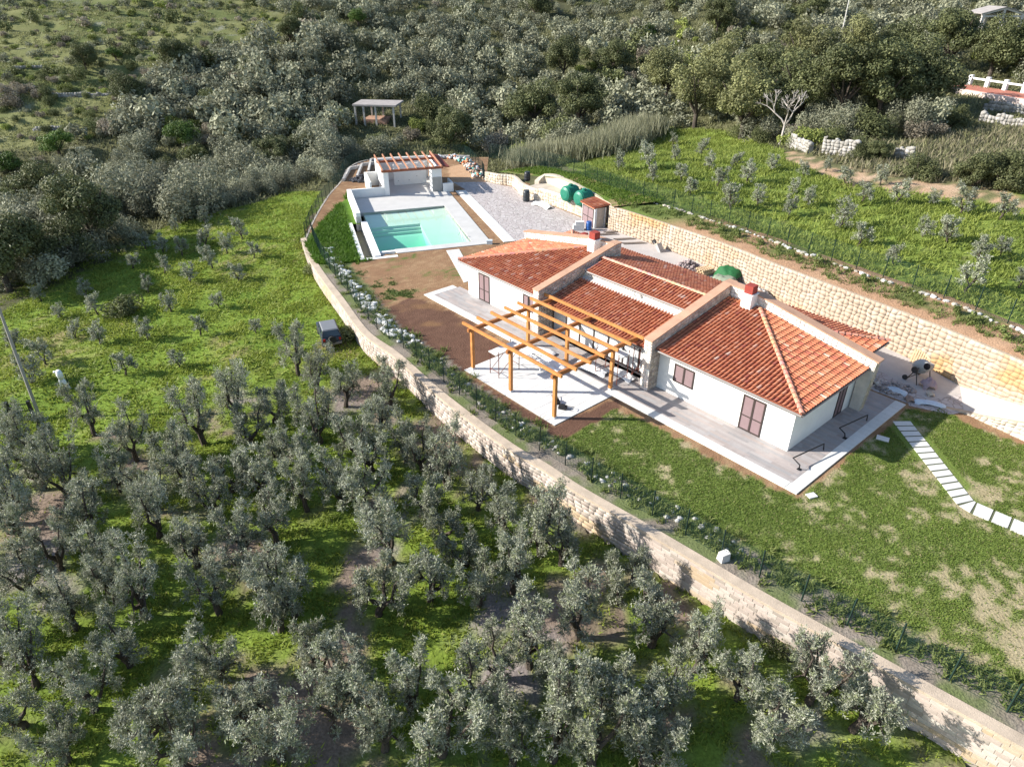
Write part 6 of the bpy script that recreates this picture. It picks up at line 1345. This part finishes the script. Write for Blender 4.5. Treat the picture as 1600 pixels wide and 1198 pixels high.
    X, Y = scatter(240000, -110, 110, 60, 200, r); Z = tz(X, Y); u, v = proj(X, Y, Z); ok = ~inpoly(u, v, HILLG) & ~inpoly(u, v, LFIELD) & ~inpoly(u, v, UFIELD) & ~inpoly(u, v, BANK) & (u > -30) & (u < 1630) & (v > -20) & (v < 470) & ~((X > -22) & (Y < 93) & (X < bw_x(Y)+6)) & ~((X < -20) & (Y < 75) & (v > 440)); X, Y, Z = X[ok], Y[ok], Z[ok]
    blades('scrub_undergrowth', X, Y, Z, .5, .22, mixc((.10,.115,.045), (.29,.28,.15), fbm(X*.2, Y*.2, 161)*.5+r.uniform(0, .5, len(X))), 'low undergrowth between the bushes of the far slope', 'undergrowth', .6, 12)
    # reed bed
    base = [ground_at(u, v) for u, v in ((828,262),(850,255),(880,252),(910,246),(940,240),(965,232),(985,222),(1005,212))]; X = []; Y = []; Z = []
    for x, y, z in base:
        n = 2600; xx = x+r.normal(size=n)*1.5; yy = y+r.normal(size=n)*1.3; X.append(xx); Y.append(yy); Z.append(np.full(n, z-.2)+r.uniform(0, 1.9, n))
    X = np.concatenate(X); Y = np.concatenate(Y); Z = np.concatenate(Z); blades('reed_bed', X, Y, Z, 1.5, .11, mixc((.20,.205,.12), (.38,.37,.25), r.uniform(0, 1, len(X))), 'tall pale grey green reed bed at the corner of the upper field', 'reeds', .22, 10)
    # dry grass above the bank
    X, Y = scatter(90000, 30, 90, 55, 130, r); Z = tz(X, Y); u, v = proj(X, Y, Z); ok = inpoly(u, v, [(1240,225),(1400,225),(1640,185),(1640,305),(1450,285),(1330,268)]) & (r.uniform(0, 1, len(X)) < .5); X, Y, Z = X[ok], Y[ok], Z[ok]
    blades('dry_grass', X, Y, Z, .7, .14, mixc((.16,.15,.08), (.34,.30,.20), r.uniform(0, 1, len(X))), 'dry straw coloured grass above the earth bank', 'grass', .35, 11)
    print('grass', n1, n2, n3, n4)
grass_all()
def fence_plants():
    r = random.Random(6); ms = []
    for i in range(3):
        v, f, c = bush_mesh(300+i, .34, .55, 240, .12, (.08,.12,.03), (.22,.25,.08), 6); me = fastmesh('shrub', v, f, c); me.materials.append(m_shrub); ms.append(me)
    p, s = resample(FW-FWn*1.05, 1.75); cnt = 0
    for i in range(12, len(p)-1):
        x, y = p[i][0]+r.uniform(-.15,.15), p[i][1]+r.uniform(-.15,.15); u, v = proj(x, y, .2)
        if u > 1620: break
        k = r.uniform(.6, 1.0); o = bpy.data.objects.new('hedge_plant', ms[i % 3]); COL.objects.link(o); o.location = (x, y, 0); o.scale = (k, k, k); o.rotation_euler = (0, 0, r.uniform(0, 6))
        cnt += 1; tag(o, 'small young hedge plant behind the front fence, %s from the far end' % NTH[cnt], 'hedge plant', 'young hedge plants along the front fence')
    q = BW+BWn*2.0; p, s = resample(q, 1.9); cnt = 0
    for i in range(3, len(p)):
        x, y = p[i][0]+r.uniform(-.5,.5), p[i][1]+r.uniform(-.4,.4); k = r.uniform(.6, 1.4); o = bpy.data.objects.new('strip_shrub', ms[i % 3]); COL.objects.link(o); o.location = (x, y, float(upper_z(x, y))); o.scale = (k, k, k); cnt += 1; tag(o, 'small shrub on the soil strip above the yellow wall, %s from the far end' % NTH[cnt], 'shrub', 'shrubs on the strip above the yellow wall')
    for u, v, s, lab in ((197,492,2.6,'dark tangled bush in the middle of the left field'),(1215,1010,1.3,'low weedy bush at the foot of the front wall'),(1385,1095,2.0,'dark brown bramble at the foot of the front wall'),(1440,1130,1.6,'bramble with yellow flowers at the foot of the front wall'),(490,425,1.6,'grey bush at the far end of the front wall'),(545,530,1.6,'dark weeds between the car and the front wall')):
        x, y, z = ground_at(u, v); o = bpy.data.objects.new('wild_bush', BSH[4]); COL.objects.link(o); k = s*.36; o.location = (x, y, z-.1); o.scale = (k*1.2, k*1.2, k); tag(o, lab, 'bush')
fence_plants()

tot = sum(len(m.polygons)*2 for m in bpy.data.meshes); print('TRIS about', tot)
